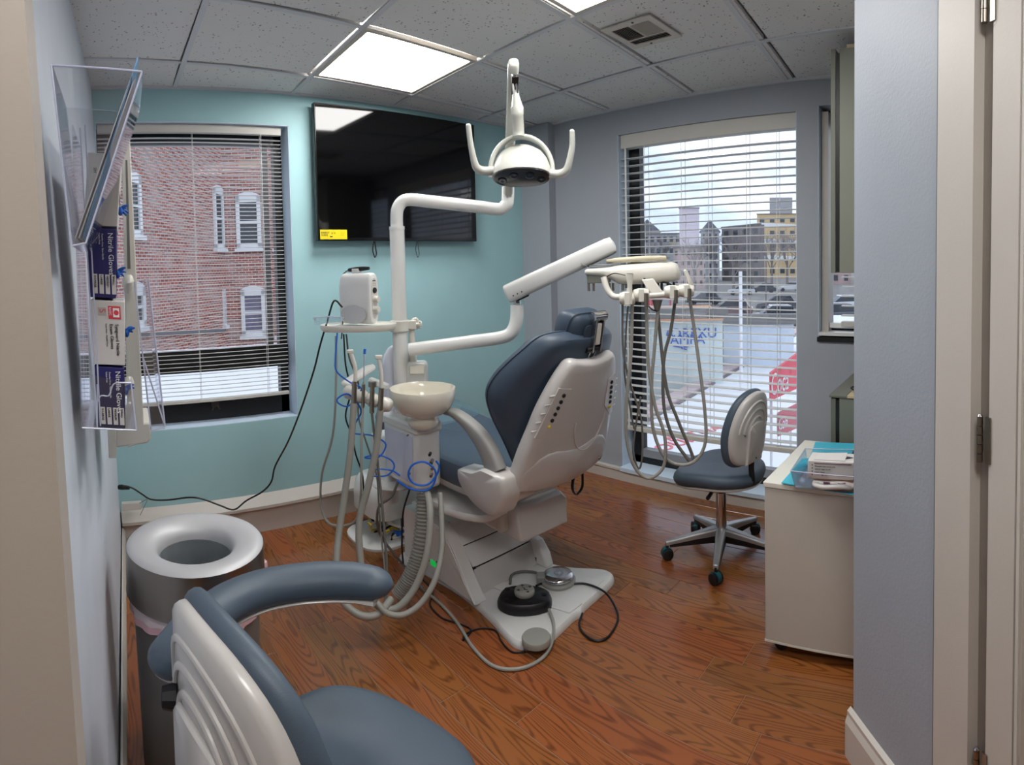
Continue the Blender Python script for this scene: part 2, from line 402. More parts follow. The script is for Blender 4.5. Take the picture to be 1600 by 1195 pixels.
def bar(p, q, w=.012):
    p, q = cl(p), cl(q)
    if (q-p).length < .05: return
    d = (q-p).normalized(); n = V((-d.y, d.x, 0))*w
    B().prism([p-n, p+n, q+n, q-n], (0, 0, .006)).build('grid_bar', M_bar, ce, smooth=False)
for i in range(-4, 6): bar(gp(i, -1.1, ZC), gp(i, 8, ZC))
for j in range(-1, 8): bar(gp(-4, j, ZC+.0007), gp(5, j, ZC+.0007))
B().box(-2.2, YB-.02, ZC-.006, XR, YB, ZC+.012).build('wall_angle', M_bar, ce, smooth=False)
B().box(XR-.02, -2.5, ZC-.006, XR, YB, ZC+.012).build('wall_angle', M_bar, ce, smooth=False)
# walls with openings
T = .2
WX0, WX1, WZ0, WZ1 = -.43, .612, .595, 2.195            # left window opening (in the teal wall)
b = B(); b.box(-1.0, YB, -.12, WX0, YB+T, ZC+.1); b.box(WX1, YB, -.12, XR+T, YB+T, ZC+.1); b.box(WX0, YB, -.12, WX1, YB+T, WZ0); b.box(WX0, YB, WZ1, WX1, YB+T, ZC+.1)
wall_back = struct('wall_back', b, M_teal)
VY0, VY1, VZ0, VZ1 = -1.722, -.552, .085, 2.205         # tall window opening (in the grey wall)
UY0, UY1, UZ0, UZ1 = -2.9, -1.842, .985, 2.225          # narrow window behind the cabinets
b = B(); b.box(XR, VY1, -.12, XR+T, YB, ZC+.1); b.box(XR, VY0, -.12, XR+T, VY1, VZ0); b.box(XR, VY0, VZ1, XR+T, VY1, ZC+.1)
b.box(XR, UY1, -.12, XR+T, VY0, ZC+.1); b.box(XR, UY0, -.12, XR+T, UY1, UZ0); b.box(XR, UY0, UZ1, XR+T, UY1, ZC+.1); b.box(XR, -4.4, -.12, XR+T, UY0, ZC+.1)
wall_right = struct('wall_right', b, M_grey)
struct('trim_1', B().box(2.345, -.02, -.0, XR, YB, ZC), M_grey)       # boxed-out corner
# painted reveals of the openings
b = B(); e = .004
b.box(WX1-e, YB+.002, WZ0, WX1, YB+.14, WZ1); b.box(WX0, YB+.002, WZ0, WX0+e, YB+.14, WZ1); b.box(WX0, YB+.002, WZ0, WX1, YB+.14, WZ0+e); b.box(WX0, YB+.002, WZ1-e, WX1, YB+.14, WZ1)
b.build('window_reveal', M_reveal, wall_back, smooth=False)
b = B()
b.box(XR+.002, VY0, VZ0, XR+.14, VY0+e, VZ1); b.box(XR+.002, VY1-e, VZ0, XR+.14, VY1, VZ1); b.box(XR-.03, VY0, VZ0-.02, XR+.14, VY1, VZ0+e)
b.box(XR+.002, UY1-e, UZ0, XR+.14, UY1, UZ1)
b.build('window_reveal', M_reveal, wall_right, smooth=False)
# left wall: leans and swings a little, as it stands in the photo
LW = [V((-.37, YB, 0)), V((-.445, YB, ZC)), V((-.56, -2.15, 0)), V((-.70, -2.15, ZC))]
def lw(y, z):
    t = (y-YB)/(-2.15-YB); s_ = z/ZC
    a = LW[0].lerp(LW[2], t); c = LW[1].lerp(LW[3], t); return a.lerp(c, s_).x
q = [LW[0], LW[1], LW[3], LW[2]]
b = B(); n_ = 12; rings = []
for k in range(n_+1):
    y = YB+(-2.4)*k/n_; rings.append([V((lw(y, 0)-.0, y, -.12)), V((lw(y, ZC), y, ZC+.1)), V((lw(y, ZC)-.15, y, ZC+.1)), V((lw(y, 0)-.15, y, -.12))])
b.loft(rings); wall_left = struct('wall_left', b, M_pale)
# door lining close on the left, cream
p0, p1 = at(36, -60, .56), at(141, 1260, .56)
b = B(); o = V((-.9, .10, 0)); b.prism([V((-.528, -2.12, -.1)), V((-.603, -2.12, ZC+.1)), V((-.603, -2.12, ZC+.1))+o, V((-.528, -2.12, -.1))+o], (0, -.13, 0))
struct('trim_2', b, M_lining)
# hall behind the camera
b = B(); b.box(-2.3, -4.5, -.12, -2.15, -2.0, ZC+.1); b.box(-2.3, -2.1, -.12, -1.4, -2.0, ZC+.1)
struct('wall_hall', b, M_hall)
struct('wall_rear', B().box(-2.3, -4.5, -.12, 2.7, -4.4, ZC+.1), M_hall)
# partition on the right: blue-grey face, cream casing, lining, open door
P0 = V((.963, -2.349, 0)); P1 = V((.698, -2.587, 0)); dd = (P1-P0).normalized(); nn = V((-dd.y, dd.x, 0))
if nn.dot(CAM-P0) < 0: nn = -nn
Z0, Z1 = V((0, 0, -.1)), V((0, 0, ZC+.1))
def slab(name, a, c, th, m, out=0., kind=True, z0=-.1, z1=ZC+.1, **k):
    a = V(a); c = V(c); a = V((a.x, a.y, z0))+nn*out; c = V((c.x, c.y, z0))+nn*out
    bb = B().prism([a, c, c-nn*th, a-nn*th], (0, 0, z1-z0))
    return struct(name, bb, m, **k) if kind else bb.build(name, m, smooth=False, **k)
wall_part = slab('wall_partition', P0, P1, .14, M_part)
def partpt(px, out=0.):   # point of the partition's face line (pushed out) in a picture column
    d = ray(px, 600); d = V((d.x, d.y, 0)); A = P0+nn*out; A = V((A.x, A.y, 0)); C2 = V((CAM.x, CAM.y, 0))
    det = d.x*(-dd.y)+dd.x*d.y; r_ = A-C2; t = (r_.x*(-dd.y)+dd.x*r_.y)/det; return C2+d*t
a1 = partpt(1462, .02); a2 = partpt(1517, .02)
slab('trim_3', a1-nn*.02, a2-nn*.02, .05, M_cream, out=.02)                     # casing
# lining with its shadow put into the colour, then the door slab
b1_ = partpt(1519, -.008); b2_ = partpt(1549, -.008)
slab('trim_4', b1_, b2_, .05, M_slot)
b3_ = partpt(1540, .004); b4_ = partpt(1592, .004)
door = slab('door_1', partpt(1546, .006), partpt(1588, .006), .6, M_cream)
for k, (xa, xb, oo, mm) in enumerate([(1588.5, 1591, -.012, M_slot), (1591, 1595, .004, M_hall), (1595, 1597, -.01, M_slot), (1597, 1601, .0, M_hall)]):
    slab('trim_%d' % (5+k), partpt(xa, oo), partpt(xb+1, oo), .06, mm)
def hinge(y0, y1):
    c = partpt(1532, .012); b = B()
    zt = at(1532, y0, (V((c.x, c.y, 0))-V((CAM.x, CAM.y, 0))).length).z; zb = at(1532, y1, (V((c.x, c.y, 0))-V((CAM.x, CAM.y, 0))).length).z
    h = zt-zb; leaf = partpt(1540, .009)
    root = thing('door_hinge', 'x', 'hinge', (c.x, c.y, zb))
    n = 5
    for k in range(n):
        B().tube([(c.x, c.y, zb+h*k/n+.0008), (c.x, c.y, zb+h*(k+1)/n-.0008)], .0062, 16).build('knuckle', M_nickel, root)
    B().tube([(c.x, c.y, zt), (c.x, c.y, zt+.004)], [.0062, .003], 12).build('pin_cap', M_chrome, root)
    B().prism([V((leaf.x, leaf.y, zb)), V((leaf.x, leaf.y, zb))-dd*.014*(-1), V((leaf.x, leaf.y, zb))+dd*.014-nn*.004, V((leaf.x, leaf.y, zb))-nn*.004], (0, 0, h)).build('leaf', M_nickel, root)
    return root
h1 = hinge(-70, 36); h1['label'] = 'brushed nickel door hinge at the very top edge of the photo, right door jamb'
h2 = hinge(650, 722); h2['label'] = 'brushed nickel door hinge at mid height of the right door jamb'
h3 = hinge(1170, 1240); h3['label'] = 'brushed nickel door hinge cut off by the bottom edge, right door jamb'
for h in (h1, h2, h3): h['group'] = 'hinges of the open door'
# baseboards
b = B(); b.prism([(0, YB, 0), (0, YB-.022, 0), (0, YB-.022, .125), (0, YB-.05, .135), (0, YB-.05, .15), (0, YB, .2)], (1, 0, 0))
for v in b.v: v.x = lw(YB, .1)+.0 if v.x < .5 else 2.345
struct('baseboard_back', b, M_cream)
b = B(); b.prism([(XR, 0, 0), (XR-.02, 0, 0), (XR-.02, 0, .06), (XR-.026, 0, .066), (XR-.026, 0, .078), (XR, 0, .082)], (0, 1, 0))
for v in b.v: v.y = -2.45 if v.y < .5 else -.02
struct('baseboard_right', b, M_cream)
b = B(); rings = []
for k in range(9):
    y = YB-2.4*k/8; x = lw(y, .05); rings.append([V((x, y, 0)), V((x+.016, y, 0)), V((x+.016, y, .1)), V((x+.006, y, .12)), V((x, y, .12))])
b.loft(rings); struct('baseboard_left', b, M_cream)
pr = [(0, 0), (.018, 0), (.018, .10), (.011, .118), (.011, .13), (0, .138)]
A = P0+dd*.0; Cc = a1
b = B(); b.loft([[V((A.x, A.y, 0))-dd*.016+nn*o_ + V((0, 0, z)) for o_, z in pr], [V((Cc.x, Cc.y, 0))+nn*(o_-.02)+V((0, 0, z)) for o_, z in pr]])
struct('baseboard_partition', b, M_cream)
# front wall of the room's far nook (its cabinets hang there)
struct('wall_front', B().box(.98, -3.4, -.12, XR, -2.78, ZC+.1), M_grey)

# ---- window frames
def winframe(name, ax, a0, a1, z0, z1, d, fw_, m, bars=(), glass=M_glass):
    """frame in the plane ax=d..d+.05 with optional horizontal/vertical bars; one pane of glass behind"""
    b = B()
    def bx(s0, s1, q0, q1, dd0=0, dd1=.05):
        if ax == 'y': b.box(s0, d+dd0, q0, s1, d+dd1, q1)
        else: b.box(d+dd0, s0, q0, d+dd1, s1, q1)
    bx(a0, a0+fw_[0], z0, z1); bx(a1-fw_[1], a1, z0, z1); bx(a0, a1, z0, z0+fw_[2]); bx(a0, a1, z1-fw_[3], z1)
    for s0, s1, q0, q1, e0, e1 in bars: bx(s0, s1, q0, q1, e0, e1)
    f = struct(name, b, m)
    g = B()
    if ax == 'y': g.box(a0+.01, d+.052, z0+.01, a1-.01, d+.055, z1-.01)
    else: g.box(d+.052, a0+.01, z0+.01, d+.055, a1-.01, z1-.01)
    g.build('glass_pane', glass, f, smooth=False)
    return f
w1 = winframe('window_1', 'y', WX0, WX1, WZ0, WZ1, YB+.12, (.05, .05, .11, .09), M_black, bars=[(WX0, WX1, .865, .985, -.012, .03)], glass=M_glass1)
B().box(.50, YB+.15, .98, .535, YB+.168, 2.1).build('sash_stile', mat('grey_stile', (120, 118, 122), .5), w1, smooth=False)
# crank handle of the lower sash
bb = B(); c = V((.17, YB+.10, .69)); bb.box(c.x-.02, c.y, c.z-.02, c.x+.02, c.y+.02, c.z+.015); bb.tube([c+V((0, -.004, .02)), c+V((.06, -.01, .022)), c+V((.11, -.01, .014))], .006, 8); bb.tube([c+V((-.012, 0, -.015)), c+V((-.02, -.004, -.035))], .004, 8); bb.tube([c+V((.012, 0, -.015)), c+V((.02, -.004, -.035))], .004, 8)
bb.build('sash_latch', mat('bronze_latch', (74, 70, 64), .4, metal=.5), w1)
w2 = winframe('window_2', 'x', VY0, VY1, VZ0, VZ1, XR+.12, (.02, .085, .05, .03), M_black)
bb = B(); bb.box(XR+.11, VY0+.02, VZ0+.05, XR+.16, VY1-.085, VZ0+.10); bb.build('sash_rail', mat('grey_sash', (140, 142, 146), .4), w2, smooth=False)
w3 = winframe('window_3', 'x', UY0, UY1, UZ0, UZ1, XR+.12, (.03, .012, .04, .08), M_black)
B().box(XR+.05, UY1-.045, UZ0+.03, XR+.165, UY1-.006, UZ1-.02).build('side_jamb', M_cream, w3, smooth=False)
bb = B(); bb.box(XR+.06, UY0, UZ0+.05, XR+.12, UY1-.05, UZ0+.075); bb.box(XR+.0, UY0, UZ0+.012, XR+.12, UY1-.004, UZ0+.03); bb.build('inner_sill', M_white, w3, smooth=False)
bb = B(); bb.box(XR-.012, UY0, UZ0-.02, XR+.1, UY1+.003, UZ0+.004); bb.build('black_sill', M_black, w3, smooth=False)

# ---- blinds
def blind(label, ax, a0, a1, ztop, zbot, d, depth, pitch, cords, hr, tilt, tape=None, cg='c'):
    L0 = (a0+a1)/2
    root = thing('window_blind', label, 'blind', (L0, d, zbot) if ax == 'y' else (d, L0, zbot))
    def mk(s0, s1, e0, e1, q0, q1, bb=None):
        bb = bb or B()
        if ax == 'y': bb.box(s0, d+e0, q0, s1, d+e1, q1)
        else: bb.box(d+e0, s0, q0, d+e1, s1, q1)
        return bb
    mk(a0, a1, -depth*.6, depth*.6, ztop, ztop+hr).build('headrail', M_rail, root, bevel=.003)
    mk(a0, a1, -depth*.5, depth*.5, zbot, zbot+.018 if depth < .04 else zbot+.028).build('bottom_rail', M_rail, root, bevel=.003)
    n = int((ztop-zbot-.03)/pitch)
    # one slat mesh shared by all
    L_ = a1-a0; th = .0012 if depth < .04 else .0028; arch = depth*.06
    sec = [(-depth/2, 0), (0, arch), (depth/2, 0), (depth/2, -th), (0, arch-th), (-depth/2, -th)]
    ct, st = cos(tilt), sin(tilt)
    sec = [(u*ct-w*st, u*st+w*ct) for u, w in sec]
    b = B()
    if ax == 'y': b.loft([[V((s, u, w)) for u, w in sec] for s in (-L_/2, L_/2)])
    else: b.loft([[V((u, s, w)) for u, w in sec] for s in (-L_/2, L_/2)])
    me = bpy.data.meshes.new('slat'); me.from_pydata(b.v, [], b.f); me.materials.append(M_slat)
    for k in range(n):
        o = bpy.data.objects.new('slat', me); COL.objects.link(o); o.parent = root
        o.location = (0, 0, .03+(k+.6)*pitch)
    for s in cords:
        for e_ in (-depth*.5, depth*.5):
            w = .0009 if depth < .04 else .0012
            mk(s-w, s+w, e_-w, e_+w, zbot+.01, ztop).build('ladder_cord', M_white, root, smooth=False)
    if tape:
        mk(tape-.006, tape+.006, -depth*.55-.002, -depth*.55, zbot+.01, ztop).build('ladder_tape', M_white, root, smooth=False)
    return root
blind('white one-inch mini blind across the left window in the teal wall', 'y', WX0+.01, .578, 2.145, .715, YB+.045, .025, .0216, (-.28, .08, .46), .045, -.05)
blind('white two-inch slatted blind over the tall window in the grey wall', 'x', -1.715, -.565, 2.12, .325, XR+.045, .05, .0465, (-.74, -1.0, -1.18, -1.42, -1.6), .085, -.015, tape=-.60)
blind('partly hidden slatted blind at the narrow window behind the olive cabinets', 'x', -2.8, -1.965, 2.12, 1.045, XR+.045, .05, .052, (-2.1,), .085, .1)
# ================================================================ CEILING LIGHTS, VENT
lab = {(1, 0): 'glowing white square ceiling light panel left of centre, nearest the wall-mounted screen', (1, 2): 'glowing white square ceiling light panel cut off by the top edge, beside the vent',
       (1, 4): 'square ceiling light panel over the doorway, above the camera', (-1, 4): 'square ceiling light panel in the hall behind the camera'}
for (i, j) in lights_ij:
    c = gp(i+.5, j+.5, ZC); root = thing('ceiling_light', lab[(i, j)], 'ceiling light', (c.x, c.y, ZC-.01), 'square ceiling light panels')
    def q(e, z): return [gp(i+e, j+e, z), gp(i+1-e, j+e, z), gp(i+1-e, j+1-e, z), gp(i+e, j+1-e, z)]
    b = B(); o1, o2 = q(.02, ZC-.004), q(.055, ZC-.004); t1, t2 = q(.02, ZC+.03), q(.055, ZC+.03)
    for k in range(4):
        m_ = (k+1) % 4; b.prism([o1[k], o1[m_], o2[m_], o2[k]], (0, 0, .02))
    b.build('frame', M_cream, root, smooth=False)
    B().prism(q(.054, ZC+.002), (0, 0, .004)).build('diffuser', M_panel, root, smooth=False)
# vent: stamped steel register with two louvre banks
A_, B_, C_, D_ = onz(1018, 22, ZC-.006), onz(1065, 59, ZC-.006), onz(991, 78, ZC-.006), onz(938, 48, ZC-.006)
c = (A_+B_+C_+D_)/4
ex = ((A_-D_)+(B_-C_)).normalized(); ey = V((-ex.y, ex.x, 0)); Lx = (A_-D_).length*.96; Ly = (A_-B_).length*.96
root = thing('ceiling_vent', 'off-white metal ceiling air vent with dark louvres', 'vent', (c.x, c.y, ZC-.012))
def vp(u, v, z=0.): return c+ex*(u*Lx)+ey*(v*Ly)+V((0, 0, z))
b = B()
for (u0, u1, v0, v1) in ((-.5, .5, -.5, -.36), (-.5, .5, .36, .5), (-.5, -.38, -.36, .36), (.38, .5, -.36, .36), (-.38, .38, .13, .17), (-.03, .01, -.36, .13)):
    b.prism([vp(u0, v0), vp(u1, v0), vp(u1, v1), vp(u0, v1)], (0, 0, .006))
b.build('frame', M_cream, root, smooth=False)
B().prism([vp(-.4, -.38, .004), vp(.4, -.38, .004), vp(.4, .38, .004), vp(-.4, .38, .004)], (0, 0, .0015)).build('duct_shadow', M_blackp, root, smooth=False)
for k in range(3):
    v = .19+k*.058; B().prism([vp(-.38, v, -.002), vp(.38, v, -.002), vp(.38, v+.035, .003), vp(-.38, v+.035, .003)], (0, 0, .001)).build('louvre', M_cream, root, smooth=False)
for k in range(9):
    u = -.37+k*.038; B().prism([vp(u, -.35, .003), vp(u+.026, -.35, -.003), vp(u+.026, .12, -.003), vp(u, .12, .003)], (0, 0, .001)).build('louvre', M_cream, root, smooth=False)
for k in range(8):
    u = .02+k*.046; B().prism([vp(u, -.35, -.003), vp(u+.016, -.35, .003), vp(u+.016, .12, .003), vp(u, .12, -.003)], (0, 0, .001)).build('louvre', M_cream, root, smooth=False)
for u, v in ((-.1, .43), (.12, -.44)): B().lathe([(.001, -.003), (.005, -.002), (.006, .001)], vp(u, v), 10, cap=True).build('screw', M_blackp, root)

# ================================================================ SCREEN ON THE TEAL WALL
YT = YB-.075
tl, tr, br_, bl = ony(493, 158, YT), ony(743, 197, YT), ony(743, 380, YT), ony(494, 373, YT)
x0, x1 = (tl.x+bl.x)/2, (tr.x+br_.x)/2; z0, z1 = (bl.z+br_.z)/2, min((tl.z+tr.z)/2, ZC-.02)
tv = thing('television', 'large black wall-mounted flat television on the teal wall', 'television', ((x0+x1)/2, YT, z0))
B().box(x0, YT, z0, x1, YT+.035, z1).build('housing', M_tvb, tv, bevel=.004)
B().box(x0+.008, YT-.002, z0+.018, x1-.008, YT-.0005, z1-.008).build('screen', M_screen, tv, smooth=False)
B().box(x0+.45, YT+.035, z0+.2, x1-.45, YB-.003, z1-.2).build('wall_bracket', M_blackp, tv, smooth=False)
lx, lz = x0+.012, z0+.008
lb = B().box(lx, YT-.0035, lz, lx+.165, YT-.0022, lz+.053).build('energy_label', M_yellow, tv, smooth=False)
text('print', 'ENERGY\nGUIDE', .0135, (lx+.006, YT-.0042, lz+.032), (1, 0, 0), (0, 0, 1), M_ink, lb)
text('print', '$ 15', .014, (lx+.068, YT-.0042, lz+.030), (1, 0, 0), (0, 0, 1), M_ink, lb)
text('print', '----  ----\n--- ----\n---- ---', .008, (lx+.125, YT-.0042, lz+.036), (1, 0, 0), (0, 0, 1), M_ink, lb)
B().box(lx+.058, YT-.0045, lz+.012, lx+.075, YT-.0034, lz+.018).build('print_arrow', M_ink, lb, smooth=False)
for px_, w in ((584, .9), (651, 1.)):
    p = ony(px_, 377, YT+.02); q_ = ony(px_+2, 402, YT+.02)
    B().tube([p, p+V((-.008, 0, -.05)), q_+V((-.006, 0, .012)), q_, q_+V((.010, 0, .02)), p+V((.012, 0, -.045)), p+V((.006, 0, 0))], .0035 if w < 1 else .0018, 6, sm=4).build('pull_strap', M_blackp, tv)

# ================================================================ CABINETS IN THE NOOK
root = thing('wall_cabinet', 'olive-grey overhead cabinet hanging beside the narrow window', 'cabinet', (2.05, -2.4, 1.345))
B().box(1.85, -2.78, 1.345, 2.35, -2.095, 2.30).build('body', M_olive, root, bevel=.002)
B().box(1.85, -2.078, 1.345, 2.099, -2.056, 2.30).build('door', M_olived, root, bevel=.002)
B().box(2.101, -2.078, 1.345, 2.35, -2.056, 2.30).build('door', M_olived, root, bevel=.002)
B().box(1.852, -2.094, 1.35, 2.348, -2.079, 2.28).build('dark_gap', M_blackp, root, smooth=False)
B().box(1.88, -2.76, 2.30, 2.35, -2.12, 2.325).build('top_ledge', M_ply, root, smooth=False)
root = thing('base_cabinet', 'olive-grey base cabinet with pale wood top, behind the white cart', 'cabinet', (2.05, -2.4, 0))
B().box(1.85, -2.78, .02, 2.38, -2.095, .80).build('body', M_olive, root, bevel=.002)
B().box(1.85, -2.078, .06, 2.10, -2.056, .795).build('door', M_olived, root, bevel=.002)
B().box(2.103, -2.078, .06, 2.38, -2.056, .795).build('door', M_olived, root, bevel=.002)
B().box(1.852, -2.094, .06, 2.378, -2.079, .79).build('dark_gap', M_blackp, root, smooth=False)
B().box(1.845, -2.78, .80, 2.39, -2.13, .812).build('top', M_ply, root, bevel=.002)
B().box(1.845, -2.128, .80, 2.39, -2.05, .812).build('front_edge', M_olived, root, bevel=.002)
b = B(); b.prism([(2.17, -2.12, .815), (2.17, -2.72, .99), (2.17, -2.72, 1.005), (2.17, -2.12, .83)], (.2, 0, 0))
b.build('slanted_panel', M_olive, bevel=.002, label='olive-grey slanted panel leaning on the base cabinet top', cat='panel')
b = B(); b.box(1.98, -2.30, .812, 2.16, -2.16, .832); b.tube([(1.99, -2.16, .825), (1.93, -2.13, .83), (1.90, -2.16, .822), (1.88, -2.22, .817)], .004, 6, sm=4)
b.build('power_adapter', M_blackp, label='small black adapter with cord on the base cabinet top', cat='adapter')

# ================================================================ WHITE CART
DX0, DX1, DY1, DZ = 1.290, 1.79, -1.955, .62
root = thing('rolling_cart', 'cream white rolling cart with flat top at the right partition', 'cart', (1.54, -2.35, 0))
B().box(DX0+.004, -2.74, .052, DX1-.004, DY1-.004, DZ-.02).build('body', M_desk, root, bevel=.002)
B().box(DX0+.003, -2.745, .045, DX1-.003, DY1-.002, .052).build('bottom_edge', M_desktop, root, smooth=False)
B().box(DX0, -2.75, DZ-.018, DX1, DY1, DZ).build('top', M_desktop, root, bevel=.002)
for x, y in ((DX0+.05, DY1-.05), (DX1-.05, DY1-.05), (DX0+.05, -2.69), (DX1-.05, -2.69)):
    w = B().tube([(x-.012, y, .024), (x+.012, y, .024)], .024, 18).build('caster', M_blackp, root)
    B().box(x-.016, y-.014, .03, x+.016, y+.014, .046).build('fork', M_blackp, w, bevel=.002)
def dt(x, y, z=0): return onz(x, y, DZ+z)
q1 = [dt(1275, 692), dt(1339, 694), dt(1330, 712), dt(1238, 752)]
b = B(); b.prism([onz(1274, 691, DZ+.001), onz(1345, 694, DZ+.001), onz(1335, 722, DZ+.001), onz(1265, 716, DZ+.001)], (0, 0, .003)); b.build('folder', M_mat, label='turquoise textured mat at the far end of the cart top', cat='mat', smooth=False, group='turquoise mats')
b = B(); b.prism([onz(1254, 717, DZ+.0045), onz(1345, 716, DZ+.0045), onz(1345, 775, DZ+.0045), onz(1221, 755, DZ+.0045)], (0, 0, .003)); b.build('folder', M_mat, label='turquoise textured mat under the clear tray on the cart', cat='mat', smooth=False, group='turquoise mats')
b = B(); b.prism([onz(1336, 700, DZ+.0045), onz(1350, 700, DZ+.0045), onz(1350, 718, DZ+.0045), onz(1327, 716, DZ+.0045)], (0, 0, .002)); b.build('tablet', M_blackp, label='black corner of a flat device beside the turquoise mat', cat='tablet', smooth=False)
# acrylic tray
zt = DZ+.009; a_, b_, c_, d_ = onz(1242, 761, zt), onz(1343, 771, zt), onz(1345, 729, zt), onz(1262, 727, zt)
tr_ = thing('acrylic_tray', 'clear acrylic tray holding a mask box on the cart', 'tray', tuple((a_+c_)/2))
B().prism([a_, b_, c_, d_], (0, 0, .003)).build('base', M_acr, tr_, smooth=False)
out = [V((-.035, .01, .062)), V((.0, -.0, .062)), V((.0, .0, .062)), V((-.02, .02, .062))]
cs = [a_, b_, c_, d_]
for k in range(4):
    m_ = (k+1) % 4; n_ = V((0, 0, 0)); i_ = ((a_+c_)/2-(cs[k]+cs[m_])/2); i_.z = 0; i_ = i_.normalized()*.003
    o_1 = cs[k]-(V(((a_+c_)/2))-cs[k])*.12; o_2 = cs[m_]-(V(((a_+c_)/2))-cs[m_])*.12; o_1.z = o_2.z = zt+.06
    B().prism([cs[k], cs[m_], o_2, o_1], i_).build('side', M_acr, tr_, smooth=False)
    B().tube([o_1, o_2], .0016, 6).build('rim', M_acre, tr_)
# mask box
e1 = onz(1262, 757, DZ+.02); e2 = onz(1334, 761, DZ+.02); ux = (e2-e1).normalized(); uy = V((-ux.y, ux.x, 0))
if uy.dot(e1-CAM) < 0: uy = -uy
W_ = (e2-e1).length; bx = e1+uy*.0+V((0, 0, .022))
mb = thing('mask_box', 'opened white card box with purple and black print lying in the clear tray', 'box', tuple(bx))
Mx = basis(ux, uy, (0, 0, 1)); cc = bx+ux*W_/2+uy*.045+V((0, 0, .030))
b = B(); b.obox(cc, (W_, .09, .06), Mx); b.build('carton', M_card, mb, bevel=.002)
f0 = bx-uy*.0012
def bp_(u, z): return f0+ux*(u*W_)+V((0, 0, z))
B().prism([bp_(.14, .052), bp_(.95, .052), bp_(.95, .0545), bp_(.14, .0535)], uy*.001).build('print_bar', M_winek, mb, smooth=False)
for k, s_ in enumerate(['Disposable masks with ear loops', 'Keep dry. Single use only', 'Level 3   50 pcs', '-  -- --  -   REF  LOT']):
    text('print', s_, .0052, bp_(.16, .042-k*.010), ux, (0, 0, 1), M_ink, mb)
for k in range(4): B().prism([bp_(.09, .012+k*.011), bp_(.11, .012+k*.011), bp_(.11, .016+k*.011), bp_(.09, .016+k*.011)], uy*.001).build('print_mark', M_ink, mb, smooth=False)
b = B(); t0 = bx+V((0, 0, .061)); b.prism([t0+ux*.02+uy*.01, t0+ux*(W_*.8)+uy*.01, t0+ux*(W_*.82)+uy*.06+V((0, 0, .012)), t0+ux*.03+uy*.06+V((0, 0, .006))], (0, 0, .001)); b.build('flap', M_card, mb, smooth=False)
B().prism([t0+ux*(W_*.8)+uy*.03, t0+ux*(W_*.96)+uy*.045, t0+ux*(W_*.82)+uy*.055], (0, 0, .0012)).build('tear_slot', M_ink, mb, smooth=False)
wp = thing('wipes_packet', 'flat white wipes packet with purple marks under the mask box', 'packet', tuple(e1+ux*W_*.5))
b = B(); c0 = e1+ux*(W_*.56)-uy*.006+V((0, 0, .000))
ol = ellipse(.072, .045, 32, 5)
b.pad(ol, padprof(.016, .25, .002), lambda u, v, w: c0+ux*u+uy*(v+.02)+V((0, 0, w+.006+.003*sin(u*60))))
b.build('pouch', M_card, wp)
b = B(); b.pad(ellipse(.012, .006, 16, 4), [(0, 1), (.0008, 1)], lambda u, v, w: c0+ux*(u-.02)+uy*(v-.012)+V((0, 0, w+.0165))); b.build('print_mark', M_winek, wp)
b = B(); b.pad(ellipse(.014, .007, 16, 2), [(0, 1), (.0008, 1)], lambda u, v, w: c0+ux*(u+.03)+uy*(v-.008)+V((0, 0, w+.0165))); b.build('print_mark', M_winek, wp)
# ================================================================ DENTAL CHAIR (its axis runs along +y, head end towards the door)
XC = 1.15
ch = thing('dental_chair', 'slate blue reclining dental chair with pearl grey shell and white base', 'dental chair', (XC, -.7, 0))
def cp(name, b, m, par=None, **k): return b.build(name, m, par or ch, **k)
# base plate on the floor
pl = [(.87, -.36), (.872, -.52), (.893, -.74), (.888, -.90), (.868, -1.03), (.846, -1.12), (.835, -1.19), (.855, -1.232), (.90, -1.262), (.96, -1.268), (1.10, -1.252), (1.135, -1.262), (1.17, -1.245), (1.30, -1.235), (1.38, -1.228), (1.425, -1.205), (1.44, -1.165), (1.425, -1.12), (1.37, -1.03), (1.335, -.95), (1.315, -.80), (1.31, -.60), (1.32, -.36)]
ol = [(p.x, p.y) for p in catmull([V((x, y, 0)) for x, y in pl], 3, True)]
b = B(); b.pad(ol, [(0, .2), (0, 1), (.008, 1.0), (.022, .985), (.027, .965), (.028, .2)], lambda u, v, w: V((u, v, w+.001)))
cp('base_plate', b, M_white)
# raised rib and shallow trough pressed in the plate
b = B(); b.prism([(1.00, -.86, .028), (1.06, -.86, .028), (1.17, -1.235, .028), (1.09, -1.235, .028)], (0, 0, .006)); cp('plate_rib', b, M_white, bevel=.003)
b = B(); b.prism([(1.20, -.86, .028), (1.235, -.86, .028), (1.36, -1.20, .028), (1.30, -1.205, .028)], (0, 0, .004)); cp('plate_rib', b, M_white, bevel=.003)
# casing at the left with its swept front foot
prof = [(-.40, .03), (-.40, .262), (-.66, .268), (-.70, .262), (-.75, .235), (-.81, .17), (-.86, .10), (-.905, .05), (-.93, .03)]
prof = [prof[0], prof[1]] + [(p.x, p.y) for p in catmull([V((a_, c_, 0)) for a_, c_ in prof[2:]], 3)]
b = B(); b.prism([(.872, y, z) for y, z in prof], (.058, 0, 0)); cp('side_casing', b, M_white, bevel=.012, seg=3)
b = B(); b.prism([(.868, y*.96-.03, .03+(z-.03)*.93) for y, z in prof[2:]], (.012, 0, 0)); cp('casing_rib', b, M_white, bevel=.006)
b = B(); b.box(.93, -.70, .05, 1.30, -.38, .266); cp('mechanism_cover', b, M_white, bevel=.008)
def slope(y0, z0, y1, z1, x0=.932, x1=1.285, t=.006):
    return B().prism([(x0, y0, z0), (x1, y0, z0), (x1, y1, z1), (x0, y1, z1)], (0, t, .002))
cp('cover_panel', slope(-.706, .256, -.778, .200), M_white, bevel=.002)
